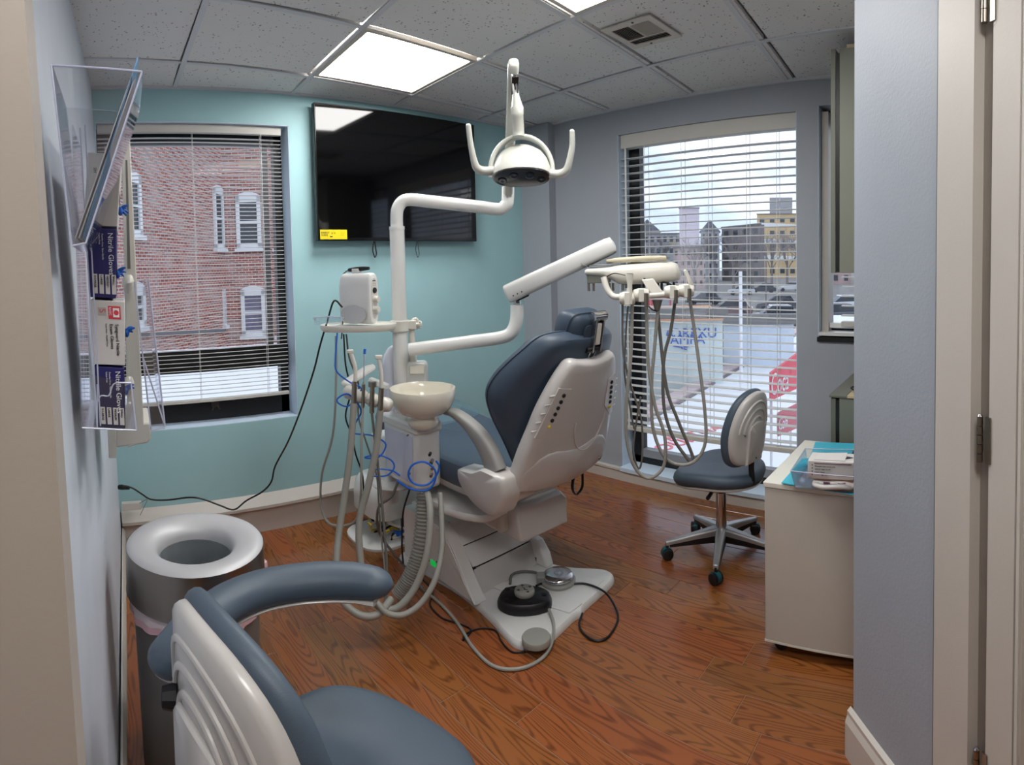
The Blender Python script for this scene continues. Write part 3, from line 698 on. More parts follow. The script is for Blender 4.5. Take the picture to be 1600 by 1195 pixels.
b = B(); b.prism([(.934, -.694, .262), (1.283, -.694, .262), (1.283, -.838, .112), (.934, -.838, .112)], (0, .02, .004)); cp('panel_gap', b, M_blackp, smooth=False)
cp('cover_panel', slope(-.782, .194, -.842, .128), M_white, bevel=.002)
cp('cover_panel', slope(-.846, .121, -.885, .03), M_shell, bevel=.002)
b = B(); b.box(.935, -.77, .03, 1.28, -.66, .17); b.box(.932, -.845, .10, .944, -.80, .13); b.box(1.27, -.88, .03, 1.284, -.84, .06); cp('mechanism_gap', b, M_blackp, smooth=False)
b = B(); b.prism([(1.272, -.86, .028), (1.272, -.945, .028), (1.272, -.925, .085), (1.272, -.88, .135), (1.272, -.80, .15), (1.272, -.80, .028)], (.05, 0, 0)); cp('right_foot', b, M_white, bevel=.01, seg=3)
B().box(.868, -.665, .075, .874, -.62, .098).build('power_switch', M_green, ch, bevel=.001, label='lit green rocker switch')
for z in (.086, .112): B().tube([(.870, -.60, z), (.874, -.60, z)], .007, 10).build('socket', M_blackp, ch)
for k in range(2): B().tube([(.872, -.67, .085+k*.02), (.8665, -.67, .085+k*.02)], .006, 8).build('fuse_cap', M_blackp, ch)
# hood under the back
b = B(); b.prism([(1.015, -1.05, .272), (1.305, -1.05, .258), (1.305, -1.05, .37), (1.285, -1.03, .405), (1.02, -1.03, .42), (1.005, -1.05, .385)], (0, .42, .0))
for v in b.v[6:]: v.z += .05 if v.z > .36 else .02
cp('lift_hood', b, M_shell, bevel=.014, seg=3)
b = B(); b.prism([(.97, -.98, .30), (.97, -.60, .32), (.97, -.60, .44), (.97, -.98, .43)], (.10, 0, 0)); cp('lift_arm', b, M_shell, bevel=.02, seg=3)
b = B(); b.box(.98, -1.0, .40, 1.30, -.35, .47); cp('seat_frame', b, M_shell, bevel=.02, seg=3)
# seat cushion, higher towards the foot
def seatfn(u, v, w):
    t = (v+.92)/.92; return V((XC+u, v, .515+w+.085*max(0, t)**1.1-.04*sin(min(1, max(0, t*1.6))*pi)*.5 + .22*u*u))
so = sym([(0, -1.02), (.20, -1.01), (.27, -.93), (.29, -.80), (.285, -.60), (.25, -.45), (.23, -.25), (.225, -.08), (.18, -.02), (0, -.01)])
b = B(); b.pad(so, padprof(.10, .22, .006), seatfn); cp('seat', b, M_uph)
b = B(); b.pad([(u*.97, v) for u, v in so], [(-.085, .3), (-.085, .88), (-.07, .95), (-.045, .97), (-.045, .3)], seatfn); cp('seat_shell', b, M_shell)
b = B(); b.pad(sym([(0, -.40), (.22, -.39), (.236, -.25), (.235, -.08), (.19, -.012), (0, 0)]), [(.052, .02), (.055, .6), (.056, 1.0), (.054, 1.0)], seatfn); cp('foot_cover', b, M_film)
# kidney shaped plate under the seat's left edge
b = B(); b.pad(sym([(0, -.26), (.1, -.25), (.16, -.1), (.15, .08), (.08, .2), (0, .22)]), [(0, .1), (0, .97), (.008, 1), (.022, 1), (.03, .97), (.03, .1)], lambda u, v, w: V((.98+u, -.72+v, .375+w))); cp('swing_plate', b, M_white)
# backrest
Bo = V((XC, -1.175, .53)); Bu = V((0, -.287, .958)); Bn = V((0, .958, .287))
def bk(u, s, w): return Bo + V((u, 0, 0)) + Bu*s + Bn*(w)
def cush(u, s, w): return bk(u, s, .085 + w + 1.15*u*u - .10*max(0, s-.42))
co = sym([(0, -.03), (.12, -.03), (.175, .04), (.235, .15), (.295, .26), (.318, .35), (.292, .44), (.24, .53), (.19, .592), (.11, .612), (0, .61)])
b = B(); b.pad(co, padprof(.105, .2, .004), cush); back = cp('backrest', b, M_uph2)
b = B(); b.tube([cush(u*1.003, s, .008) for u, s in co], .0028, 6, closed=True); cp('piping', b, M_uph2, back)
sh = sym([(0, 0), (.24, .0), (.272, .018), (.275, .06), (.262, .16), (.240, .26), (.222, .34), (.19, .43), (.155, .50), (.125, .532), (.07, .525), (0, .52)])
def shf(u, s, w): return bk(u, s, w + .55*u*u)
b = B(); b.pad(sh, [(.03, .2), (.03, .97), (.012, 1.0), (-.006, .99), (-.018, .96), (-.022, .92), (-.023, .8), (-.020, .5), (-.018, .03)], shf); shell = cp('back_shell', b, M_shell, ang=50)
# raised lower panel, dished hollow and rocker pads of the shell
b = B(); b.pad(sym([(0, .0), (.24, .012), (.262, .04), (.262, .10), (.16, .165), (0, .15)], 3), [(-.018, .97), (-.0215, .955), (-.0245, .90), (-.0245, .02)], shf); cp('lower_panel', b, M_shell, shell, ang=50)
b = B(); b.tube([shf(.055+.10*cos(a_), .26+.13*sin(a_), -.0225) for a_ in [radians(k) for k in range(-185, 15, 10)]], .0035, 8, flat=.6); cp('hollow_rim', b, M_shell, shell)
for sx in (-1, 1):
    pp = [(sx*.176, .435), (sx*.112, .425), (sx*.135, .30), (sx*.208, .235), (sx*.236, .24)]
    b = B(); b.pad(pp, [(-.018, 1.), (-.0235, .99), (-.0245, .97), (-.0245, .03)], shf); kp = cp('keypad', b, M_shell, shell, smooth=False)
    for k in range(6):
        u, s = sx*(.147+.0075*k), .402-.024*k
        r_ = .0078 if k < 5 else .006
        b = B(); c = shf(u, s, -.0255); M3 = basis((1, 0, 0), Bu, -Bn); b.lathe([(r_*.2, .004), (r_*.8, .0038), (r_, .002), (r_, -.003)], c, 14, M3, cap=True)
        b.build('button', M_blackp if k < 5 else M_yellow, kp, label=None if k < 5 else 'small yellow key')
    for k in range(5):
        u0, s0 = sx*(.186+.012*k), .405-.034*k
        b = B(); b.tube([shf(u0, s0, -.022), shf(u0+sx*.022, s0-.002, -.021)], .003, 6); cp('grip_rib', b, M_shell, shell)
for u, s in ((.21, .03),): B().lathe([(.001, .003), (.005, .002), (.006, -.002)], shf(u, s, -.027), 10, basis((1, 0, 0), Bu, -Bn), cap=True).build('screw', M_nickel, shell)
B().tube([bk(.05, -.01, -.0), bk(.045, -.055, -.012), bk(.07, -.085, -.02), bk(.10, -.06, -.02), bk(.105, -.0, -.0)], .008, 8, sm=4, flat=.3).build('pull_strap', M_blackp, ch)
# hinge block of the armrest side and back joint
b = B(); b.pad(ellipse(.075, .05, 20, 3), [(-.05, .9), (-.04, 1), (.04, 1), (.05, .9)], lambda u, v, w: V((.955+w, -1.08+u, .545+v))); cp('back_joint', b, M_shell, ang=60)
# headrest with its chrome double-joint bracket
Hc = V((1.155, -1.265, 1.148)); Hu = V((0, -.30, .954)); Hn = V((0, .954, .30))
ho = sym([(0, -.086), (.06, -.083), (.092, -.055), (.102, .0), (.095, .045), (.07, .066), (0, .07)])
b = B(); b.pad(ho, padprof(.108, .6, .012), lambda u, v, w: Hc+V((u, 0, 0))+Hu*v+Hn*(w+1.6*u*u*1.0-.0)); head = cp('headrest', b, M_uph2)
b = B(); b.tube([Hc+V((u, 0, 0))+Hu*v*1.0+Hn*(-.03+1.6*u*u) for u, v in ho], .0022, 6, closed=True); cp('piping', b, M_uph2, head)
br = thing('x', 'x', 'x', (0, 0, 0)); bpy.data.objects.remove(br)
A1 = onx(934, 494, 1.165); A2 = onx(927, 553, 1.165)
b = B(); b.tube([A1+V((-.035, 0, 0)), A1+V((.04, 0, 0))], .0205, 18); jt = cp('headrest_joint', b, M_chrome)
b = B(); dv = (A2-A1)
for dx in (-.026, .020): b.prism([A1+V((dx, 0, 0))+V((0, -.02, 0)), A1+V((dx, 0, 0))+V((0, .018, 0)), A2+V((dx, .018, .008)), A2+V((dx, -.018, .008))], (.007, 0, 0))
cp('link_plate', b, M_chrome, jt, bevel=.001)
b = B(); b.obox(A1+dv*.45+V((-.001, -.004, 0)), (.026, .030, .085), basis((1, 0, 0), V((0, dv.z, -dv.y)), dv)); cp('link_cover', b, M_ivory, jt, bevel=.004)
b = B(); b.tube([A2+V((-.045, 0, .02)), A2+V((.025, 0, .02))], .011, 14); cp('lock_knob', b, M_blackp, jt)
b = B(); b.obox(A1+V((0, .026, -.012)), (.055, .012, .05), basis((1, 0, 0), Hn, Hu)); cp('mount_plate', b, M_blackp, jt, bevel=.002)
b = B(); dn = V((0, .03, -.055))
for dx in (-.02, .012): b.tube([A2+V((dx, -.002, .01)), A2+V((dx, -.002, .01))+dn], .0035, 8)
b.tube([A2+V((-.02, -.002, .01))+dn, A2+V((.012, -.002, .01))+dn], .0035, 8); b.tube([A2+V((-.02, -.002, -.01)), A2+V((.012, -.002, -.01))], .003, 8); cp('slide_bar', b, M_chrome, jt)
# left armrest: grey pad on a white bracket
ap = [(-.795, .796, .012), (-.85, .797, .015), (-.93, .772, .022), (-1.0, .733, .032), (-1.055, .68, .040), (-1.09, .62, .044)]
cen = catmull([V((.855, y, z)) for y, z, _ in ap], 4); hh = [ap[min(5, int(i/4))][2] + (ap[min(5, int(i/4)+1)][2]-ap[min(5, int(i/4))][2])*((i % 4)/4) for i in range(len(cen))]
rings = []
for i, p in enumerate(cen):
    d = (cen[min(i+1, len(cen)-1)]-cen[max(i-1, 0)]).normalized(); n_ = V((0, -d.z, d.y)); h = hh[i]
    rings.append([p+V((x*.026, 0, 0))+n_*(z*h) for x, z in ellipse(1, 1, 16, 4)])
b = B(); b.loft(rings); cp('armrest', b, M_gpad, ang=50)
bo = [(-.895, .588), (-.94, .598), (-.99, .604), (-1.03, .622), (-1.06, .632), (-1.15, .625), (-1.168, .60), (-1.165, .54), (-1.13, .475), (-1.06, .462), (-.98, .485), (-.905, .54)]
bo = [(p.x, p.y) for p in catmull([V((a_, c_, 0)) for a_, c_ in bo], 3, True)]
b = B(); b.pad(bo, [(-.045, .3), (-.045, .88), (-.035, .97), (-.01, 1.), (.045, 1.), (.045, .3)], lambda u, v, w: V((.855+w, u, v))); cp('armrest_bracket', b, M_shell, ang=50)

# ================================================================ FLOOR BOX with loose cables
c0 = V((.97, -.08, 0))
jb = thing('junction_box', 'white domed utility box on the floor by the back wall, cables spilling out below', 'junction box', tuple(c0))
def jf(sc, z): return [V((c0.x+u*sc, c0.y+v*sc, z)) for u, v in ellipse(.15, .17, 24, 3.5)]
b = B(); b.loft([jf(1.0, .13), jf(1.0, .21), jf(.94, .265), jf(.84, .295), jf(.80, .30)]); b.build('dome', M_white, jb, ang=50)
b = B(); b.pad(ellipse(.19, .175, 24, 3), [(0, .2), (0, 1), (.012, 1), (.015, .98), (.015, .2)], lambda u, v, w: V((c0.x-.03+u, c0.y-.03+v, w+.001))); b.build('foot_plate', M_white, jb)
for x, y in ((.11, .12), (-.11, .12), (.11, -.12)): B().tube([c0+V((x, y, .015)), c0+V((x, y, .14))], .008, 8).build('stand_off', M_steel, jb)
rr = random.Random(3)
for k in range(11):
    p = c0+V((rr.uniform(-.12, .09), rr.uniform(-.15, .05), .02)); pts = [p]
    for q_ in range(4): p = p+V((rr.uniform(-.07, .06), rr.uniform(-.06, .05), rr.uniform(-.02, .045))); p.z = min(.12, max(.022, p.z)); p.x = max(p.x, c0.x-.17); pts.append(p.copy())
    B().tube(pts, rr.choice([.004, .006, .005]), 6, sm=4).build('cable', rr.choice([M_wire_y, M_wire_y, M_blackp, M_ivory]), jb)
B().box(c0.x-.03, c0.y-.15, .03, c0.x+.03, c0.y-.11, .055).build('connector', M_blue, jb, bevel=.003)
B().box(c0.x+.05, c0.y-.13, .02, c0.x+.12, c0.y-.05, .11).build('valve_block', M_blackp, jb, bevel=.004)
# ================================================================ CUSPIDOR TOWER with pole, bowl, arms
tw = thing('cuspidor_unit', 'white cuspidor unit with cream spit bowl, pole and lamp arm beside the chair', 'dental unit', (.80, -.60, 0))
def tp(name, b, m, par=None, **k): return b.build(name, m, par or tw, **k)
# cabinet
b = B(); tx0, tx1 = .738, .862
b.prism([(tx0, -.725, .462), (tx1, -.735, .462), (tx1, -.46, .462), (tx0, -.46, .462)], (0, 0, .275)); tp('cabinet', b, M_white, bevel=.02, seg=3)
b = B(); b.prism([(tx0-.006, -.735, .70), (tx1+.006, -.742, .70), (tx1+.006, -.45, .70), (tx0-.006, -.45, .70)], (0, 0, .045)); tp('cap', b, M_white, bevel=.012, seg=3)
b = B(); b.box(tx0-.003, -.70, .49, tx0, -.48, .69); b.build('side_window', mat('lavender_panel', (206, 208, 226), .12, coat=.7), tw, bevel=.001)
b = B(); b.box(.755, -.46, .40, .86, -.30, .62); tp('rear_casing', b, M_white, bevel=.02)
B().tube([(.82, -.35, .285), (.82, -.35, .60)], .05, 24).build('column', M_white, tw)
B().lathe([(.02, .0), (.10, .0), (.105, .008), (.10, .016), (.05, .02)], (.80, -.44, .40), 28, cap=True).build('disc_flange', M_white, tw)
# bowl
bc = at(660, 610, 2.35); bc.z = .772
prof = [(.035, -.045), (.052, -.042), (.062, -.03), (.066, -.012), (.060, .006), (.068, .010), (.092, .020), (.114, .038), (.128, .062), (.136, .09), (.1385, .118), (.137, .122), (.134, .119), (.131, .09), (.122, .062), (.105, .038), (.07, .022), (.02, .017), (.004, .017)]
b = B(); b.lathe(prof, bc, 40); tp('spit_bowl', b, M_bowl, ang=60)
B().lathe([(.004, 0), (.011, .0), (.012, .004), (.006, .006)], bc+V((.01, .02, .011)), 14).build('drain', M_chrome, tw)
# tap block and spout behind the bowl
fb = at(652, 592, 2.57); ra = ray(652, 592); rv = V((ra.y, -ra.x, 0)); Mf = basis(rv, V((ra.x, ra.y, 0)), (0, 0, 1))
b = B(); b.obox(V((fb.x, fb.y, .87)), (.10, .09, .20), Mf); tp('tap_block', b, M_white, bevel=.018, seg=3)
b = B(); b.obox(V((fb.x, fb.y, .94))-V((ra.x, ra.y, 0))*.052, (.07, .02, .04), Mf); tp('tap_sensor', b, M_ivory, bevel=.006)
f0_ = V((fb.x, fb.y, .96))+rv*(-.018)
b = B(); b.tube([f0_, f0_+V((0, 0, .08)), f0_+V((0, 0, .17)), f0_+V((0, 0, .19))+rv*.006, f0_+V((0, 0, .20))+rv*.018, f0_+V((0, 0, .185))+rv*.026, f0_+V((0, 0, .155))+rv*.026], [.018, .016, .013, .012, .011, .009, .007], 12, sm=3); tp('spout', b, M_ivory)
# pole + delivery arm hub
pb = at(626, 560, 2.56)
b = B(); b.tube([V((pb.x, pb.y, .62)), V((pb.x, pb.y, 1.12))], .034, 24); tp('pole', b, M_white)
b = B(); b.tube([V((pb.x, pb.y, 1.12)), V((pb.x, pb.y, 1.575))], .0335, 24); tp('pole', b, M_white)
b = B(); hb = V((pb.x, pb.y, 0))+V((ra.x, ra.y, 0))*.05; b.loft([[hb-rv*.012+V((0, 0, z))+rv*u+V((ra.x, ra.y, 0))*v for u, v in ellipse(.085*s_, .05*s_, 20)] for z, s_ in ((.72, 1), (.88, 1), (.95, .93), (1.0, .78), (1.03, .55), (1.042, .3))]); tp('hub_cover', b, mat('lavender_shell', (212, 214, 226), .2, coat=.5), ang=60)
# lamp arm
L1 = V((pb.x, pb.y, 1.56)); E1 = at(633, 318, 2.56); E2 = at(652, 314, 2.56); L2 = at(780, 327, 2.58); L3 = at(793, 316, 2.58); L4 = at(794, 292, 2.58)
pts = [L1, V((pb.x, pb.y, 1.62)), V((pb.x, pb.y, 1.66))+rv*.006, V((pb.x, pb.y, 1.69))+rv*.028, V((pb.x, pb.y, 1.698))+rv*.065]
pts += [pts[-1].lerp(L2, k/5) for k in (1, 2, 3, 4)] + [L2, L2.lerp(L3, .7)+V((0, 0, -.006)), L3, L4]
la = thing('x', 'x', 'x', (0, 0, 0)); bpy.data.objects.remove(la)
b = B(); b.tube(pts, .0285, 20, sm=3); tp('lamp_arm', b, M_white)
B().tube([V((pb.x, pb.y, 1.566)), V((pb.x, pb.y, 1.58))], .035, 24).build('arm_collar', M_white, tw)
# spring arm up to the head and its cap
S0 = at(794, 300, 2.56); S1 = at(802, 104, 2.13)
rl = ray(802, 150); rx = V((rl.y, -rl.x, 0)).normalized(); dS = (S1-S0).normalized(); un = rx.cross(dS).normalized()
b = B(); b.loft([[S0.lerp(S1, t)+rx*(u*.021)+un*(v*.024) for u, v in ellipse(1, 1, 18, 3)] for t in (0, .3, .6, .9)]+[[S1+rx*(u*.0215*s_)+un*(v*.025*s_)+dS*e_ for u, v in ellipse(1, 1, 18, 2.6)] for s_, e_ in ((1, 0), (.97, .012), (.8, .022), (.3, .026))])
lamp = thing('dental_lamp', 'white dental operating lamp with two curved handles above the chair', 'lamp', tuple(at(815, 250, 2.2)))
b.build('spring_arm', M_lamp, lamp, ang=50)
n1 = at(803, 118, 2.12); n2 = at(806, 146, 2.15); n3 = at(808, 168, 2.16); n4 = at(810, 205, 2.19)
B().obox((n1+n2)/2, (.024, .02, .07), basis(rx, un, dS)).build('slot', M_blackp, lamp)
for dx in (-.0075, .006): B().tube([n1+rx*dx-V((rl.x, rl.y, 0))*.012, n2+rx*dx-V((rl.x, rl.y, 0))*.008], .0042, 10).build('rod', M_chrome if dx > 0 else M_white, lamp)
b = B(); b.tube([n2+V((0, 0, .012)), n2+V((0, 0, -.008)), n3+V((0, 0, .006)), n3, n3+V((0, 0, -.026)), n3+V((0, 0, -.027)), n4+V((0, 0, .01)), n4+V((0, 0, -.02))], [.011, .013, .0215, .0245, .0245, .0225, .0225, .0225], 20); b.build('neck', M_lamp, lamp, ang=50)
oL = at(815, 262, 2.2); yv = V((rl.x, rl.y, 0)).normalized(); zz = V((0, 0, 1))
nd = (zz*.86+yv*.50).normalized()     # up axis of the head, leaning away from the door
hv = rx.cross(nd).normalized()
if hv.dot(yv) < 0: hv = -hv
def hp(u, v, w): return oL+V((0, 0, -.03))+rx*u+hv*v+nd*w
def hr(sx, sy, w, e=2.3, dv=0.): return [hp(u, v+dv, w) for u, v in ellipse(sx, sy, 36, e)]
b = B(); b.loft([hr(.104, .052, -.010), hr(.112, .060, -.008), hr(.1145, .063, .004), hr(.112, .064, .03), hr(.104, .062, .065), hr(.088, .056, .095), hr(.06, .044, .118), hr(.03, .024, .128), hr(.004, .003, .131)]); hd_ = b.build('head', M_lamp, lamp, ang=60)
b = B(); b.loft([hr(.108, .0565, -.0085), hr(.106, .055, -.0125), hr(.06, .03, -.014), hr(.003, .002, -.0145)]); b.build('lens', M_lens, hd_, ang=50)
for u, v in ((-.030, -.018), (.030, -.018), (-.075, .010), (.075, .010)):
    B().lathe([(.017, 0), (.017, -.003), (.013, -.0035), (.002, -.002)], hp(u, v, -.0138), 20, basis(rx, hv, nd), cap=True).build('reflector', M_lensd, hd_)
# yoke
b = B(); yo = []
for k in range(25):
    a_ = radians(-8+196*k/24); u = .120*cos(a_); w = .02+.135*sin(a_); q = oL+rx*u+zz*(w-.028)+yv*(.02+.02*sin(a_)); yo.append([q+(rx*cos(a_)+zz*sin(a_))*x*.010+yv*y*.024 for x, y in ellipse(1, 1, 14, 3)])
b.loft(yo); b.build('yoke', M_lamp, lamp, ang=50)
for pts in ([at(772, 266, 2.2), at(756, 267, 2.2), at(745, 262, 2.19), at(740, 248, 2.18), at(735, 222, 2.17), at(732, 197, 2.16)], [at(858, 271, 2.2), at(874, 272, 2.2), at(885, 266, 2.19), at(890, 250, 2.18), at(894, 228, 2.17), at(894, 206, 2.16)]):
    b = B(); b.tube(pts, [.0165, .0175, .016, .013, .011, .0105], 14, sm=4); b.ball(pts[-1], .0105, 12, 6); b.build('handle', M_lamp, lamp)
# delivery arm: low tube, elbow, and the thick spring arm
b = B(); q0 = at(640, 546, 2.50); q1_ = at(784, 527, 2.45); q2_ = at(800, 518, 2.45); q3_ = at(807, 500, 2.45); q4_ = at(808, 476, 2.45)
b.tube([q0, q0.lerp(q1_, .35), q0.lerp(q1_, .7), q1_, q2_, q3_, q4_], .0285, 20, sm=3); tp('delivery_arm', b, M_white)
B().tube([at(808, 478, 2.45), at(808, 468, 2.44)], .015, 16).build('swivel_pin', M_chrome, tw)
sa, sb = at(794, 459, 2.44), at(950, 386, 2.38); dA = (sb-sa).normalized(); rA = ray(870, 420); sd = V((rA.x, rA.y, 0)).normalized(); uA = sd.cross(dA).normalized()
if uA.z < 0: uA = -uA
def sec(P, sc, x=0): return [P+dA*x+sd*(u*.034*sc)+uA*(v*.041*sc) for u, v in ellipse(1, 1, 20, 3.2)]
b = B(); b.loft([sec(sa, .35, -.012), sec(sa, .9, -.008), sec(sa, 1.0, 0), sec(sb, .93, 0), sec(sb, .85, .022), sec(sb, .3, .030)]); tp('spring_arm', b, M_white, ang=60)
for k in range(3): B().tube([sa+dA*(.02+.02*k)-sd*.035-uA*.016, sa+dA*(.02+.02*k)-sd*.033-uA*.016], .003, 8).build('bolt', M_blackp, tw)
B().obox(sa+dA*.05-uA*.038, (.06, .03, .016), basis(dA, sd, uA)).build('joint_cover', M_blackp, tw, bevel=.004)

# side tray on the pole
c1 = at(560, 508, 2.45); c1.z = 1.155
b = B(); to = [(u, v) for u, v in ellipse(.165, .105, 30, 2.6)]
def tf(u, v, w): return V((c1.x, c1.y, c1.z+w))+rv*u+V((ra.x, ra.y, 0))*v
b.pad(to, [(-.024, .2), (-.024, .93), (-.014, .985), (0, 1), (.004, .995), (.004, .97), (-.002, .95), (-.002, .1)], tf); tp('side_tray', b, M_ivory, ang=50)
cq = V((pb.x, pb.y, 1.148)); b = B(); b.tube([cq+V((0, 0, -.04)), cq+V((0, 0, .012))], .044, 24); b.obox(cq-rv*.06+V((0, 0, -.012)), (.10, .07, .03), Mf); tp('tray_clamp', b, M_ivory, bevel=.005)
b = B(); b.obox(cq+rv*.055+V((0, 0, -.01)), (.04, .04, .04), Mf); b.tube([cq+rv*.07+V((0, 0, -.01)), cq+rv*.095+V((0, 0, -.01))], .008, 10); b.build('clamp_block', M_ivory, tw, bevel=.004)
b = B()
for k in range(6):
    a_ = k*pi/3; b.tube([cq+rv*.088+V((0, 0, -.01)), cq+rv*.092+V((0, 0, -.01))+V((ra.x, ra.y, 0))*(.018*cos(a_))+zz*(.018*sin(a_))], .0055, 8)
b.tube([cq+rv*.085+V((0, 0, -.01)), cq+rv*.100+V((0, 0, -.01))], .014, 16); b.build('star_knob', M_ivory, tw)

# scaler machine on the side tray
sc_c = at(562, 468, 2.44); zb_ = 1.160; zt_ = 1.378
am = math.atan2(rv.y, rv.x) - radians(33); ex = V((cos(am), sin(am), 0)); ey = V((-sin(am), cos(am), 0)); sc_c = V((sc_c.x, sc_c.y, 0))
sc_ = thing('ultrasonic_scaler', 'white upright scaler machine with two round knobs on the side tray', 'dental device', (sc_c.x, sc_c.y, zb_))
def sf(u, v, w): return sc_c+ex*w+ey*u+zz*((zb_+zt_)/2+v)
ro = ellipse(.033, (zt_-zb_)/2, 36, 3.4)
b = B(); b.pad(ro, [(-.088, .2), (-.088, .9), (-.08, .98), (-.07, 1), (.06, 1), (.07, .99), (.076, .95), (.078, .9), (.078, .1)], sf); b.build('body', M_white, sc_, ang=40)
b = B(); b.pad(ellipse(.019, .088, 28, 2.4), [(.077, 1), (.0805, .98), (.0805, .02)], lambda u, v, w: sf(u, v+.002, w)); fp = b.build('front_panel', M_ivory, sc_)
B().lathe([(.002, .006), (.011, .005), (.0125, 0)], sf(0, .034, .081), 20, basis(ey, zz, ex), cap=True).build('display', M_blackp, fp)
for v in (-.004, -.046): B().lathe([(.002, .022), (.012, .021), (.0145, .016), (.015, .004), (.0165, 0)], sf(0, v, .080), 20, basis(ey, zz, ex), cap=True).build('knob', M_ivory, fp, ang=50)
for u in (-.005, .006):
    for v in (.055, .063): B().lathe([(.001, .001), (.0018, 0)], sf(u, v, .081), 8, basis(ey, zz, ex), cap=True).build('indicator', M_ink, fp)
text('print', 'SCALER', .0058, sf(-.012, .073, .0812), ey, zz, M_ink, fp)
b = B(); b.pad(ellipse(.04, .05, 20, 2), [(0, 1), (.001, 1)], lambda u, v, w: sc_c+ex*(-.01+v*1.4)-ey*(.036+w)+zz*(zb_+.0+max(0, u+.04)*1.)); b.build('swoosh_trim', M_satin, sc_)
B().obox(sf(0, .118, -.012), (.04, .022, .02), basis(ex, ey, zz)).build('handpiece_cradle', M_white, sc_, bevel=.003)
B().tube([sf(0, .122, -.055), sf(0, .1235, -.02), sf(0, .126, .02), sf(0, .127, .055)], [.008, .011, .010, .007], 12, sm=3).build('scaler_handpiece', M_blackp, sc_)
B().tube([sf(0, .122, -.055), sf(0, .112, -.078), sf(0, .09, -.092), sf(0, .0, -.097), sf(0, -.11, -.10), sf(.0, -.18, -.11)], .0032, 8, sm=5).build('handpiece_cord', M_hose2, sc_)
# safety glasses lying left of the scaler
g0 = at(512, 503, 2.42); g0.z = 1.163
gl = thing('safety_glasses', 'clear plastic safety glasses lying on the side tray left of the scaler', 'glasses', tuple(g0))
for s_ in (-1, 1):
    b = B(); b.loft([[g0+rv*(s_*.03+u*.028)+V((ra.x, ra.y, 0))*(v*.02)+zz*(z) for u, v in ellipse(1, 1, 16, 3)] for z in (.001, .030, .032)]); b.build('lens', M_film, gl)
    B().tube([g0+rv*(s_*.062)+zz*.025, g0+rv*(s_*.066)+V((ra.x, ra.y, 0))*.04+zz*.02, g0+rv*(s_*.05)+V((ra.x, ra.y, 0))*.075+zz*.006], .0022, 6, sm=3).build('temple', M_acre, gl)
B().tube([g0-rv*.062+zz*.03, g0+zz*.034, g0+rv*.062+zz*.03], .0022, 6, sm=4).build('brow_bar', M_acre, gl)

# ================================================================ DELIVERY HEAD
D0 = 2.36; dc = at(990, 430, D0); rD = ray(990, 430); fx = V((rD.y, -rD.x, 0)).normalized(); fy = V((rD.x, rD.y, 0)).normalized()
dl = thing('delivery_unit', 'white dental delivery head on the spring arm, its hoses hanging before the tall window', 'dental unit', tuple(dc))
def dp(u, v, w): return dc+fx*u+fy*v+zz*w
Bd = basis(fx, fy, zz)
secs = []
for u, t_, bt, d0, d1 in ((-.198, .026, .006, -.06, .10), (-.19, .032, .002, -.07, .12), (-.12, .036, -.002, -.075, .13), (-.10, .038, -.012, -.078, .13), (-.06, .045, -.036, -.082, .13), (.0, .050, -.038, -.084, .13), (.10, .055, -.034, -.084, .13), (.160, .054, -.030, -.08, .12), (.180, .046, -.027, -.07, .11), (.190, .02, -.022, -.05, .08)):
    yc, hy, zc_, hz = (d0+d1)/2, (d1-d0)/2, (t_+bt)/2, (t_-bt)/2
    secs.append([dp(u, yc+a_*hy, zc_+c_*hz) for a_, c_ in ellipse(1, 1, 24, 3.4)])
b = B(); b.loft(secs); body = b.build('body', M_ivory, dl, ang=50)
B().obox(dp(-.145, .02, -.012), (.095, .13, .035), Bd).build('underside_box', mat('grey_underside', (158, 160, 152), .5), dl, bevel=.004)
text('print', '■ ODC', .011, dp(.038, -.0855, -.018), fx, zz, M_ink, body)
b = B(); b.obox(dp(-.135, .01, .044), (.10, .12, .003), Bd); b.prism([dp(-.215, -.05, .052), dp(-.185, -.05, .036), dp(-.185, .07, .036), dp(-.215, .07, .052)], zz*.002); b.build('steel_tray', M_steel, dl, bevel=.001)
b = B(); b.tube([dp(-.11, -.03, .060), dp(-.03, -.04, .064), dp(.06, -.045, .068), dp(.135, -.04, .070)], [.010, .012, .012, .009], 14, sm=3); b.obox(dp(.02, .02, .062), (.24, .11, .008), Bd); b.build('silicone_mat', M_tan, dl, bevel=.003)
B().obox(dp(.02, .02, .070), (.26, .12, .003), Bd).build('tray_lid', M_steel, dl, bevel=.001)
for u in (-.185, -.165, -.12, -.10, -.085, -.045, -.03, .04, .075, .10, .115, .14, .165):
    B().tube([dp(u, -.02, -.030), dp(u, -.02, -.052-.01*((u*100) % 2 > 1))], .0055, 8).build('connector', M_nickel if u < .02 else M_blackp, dl)
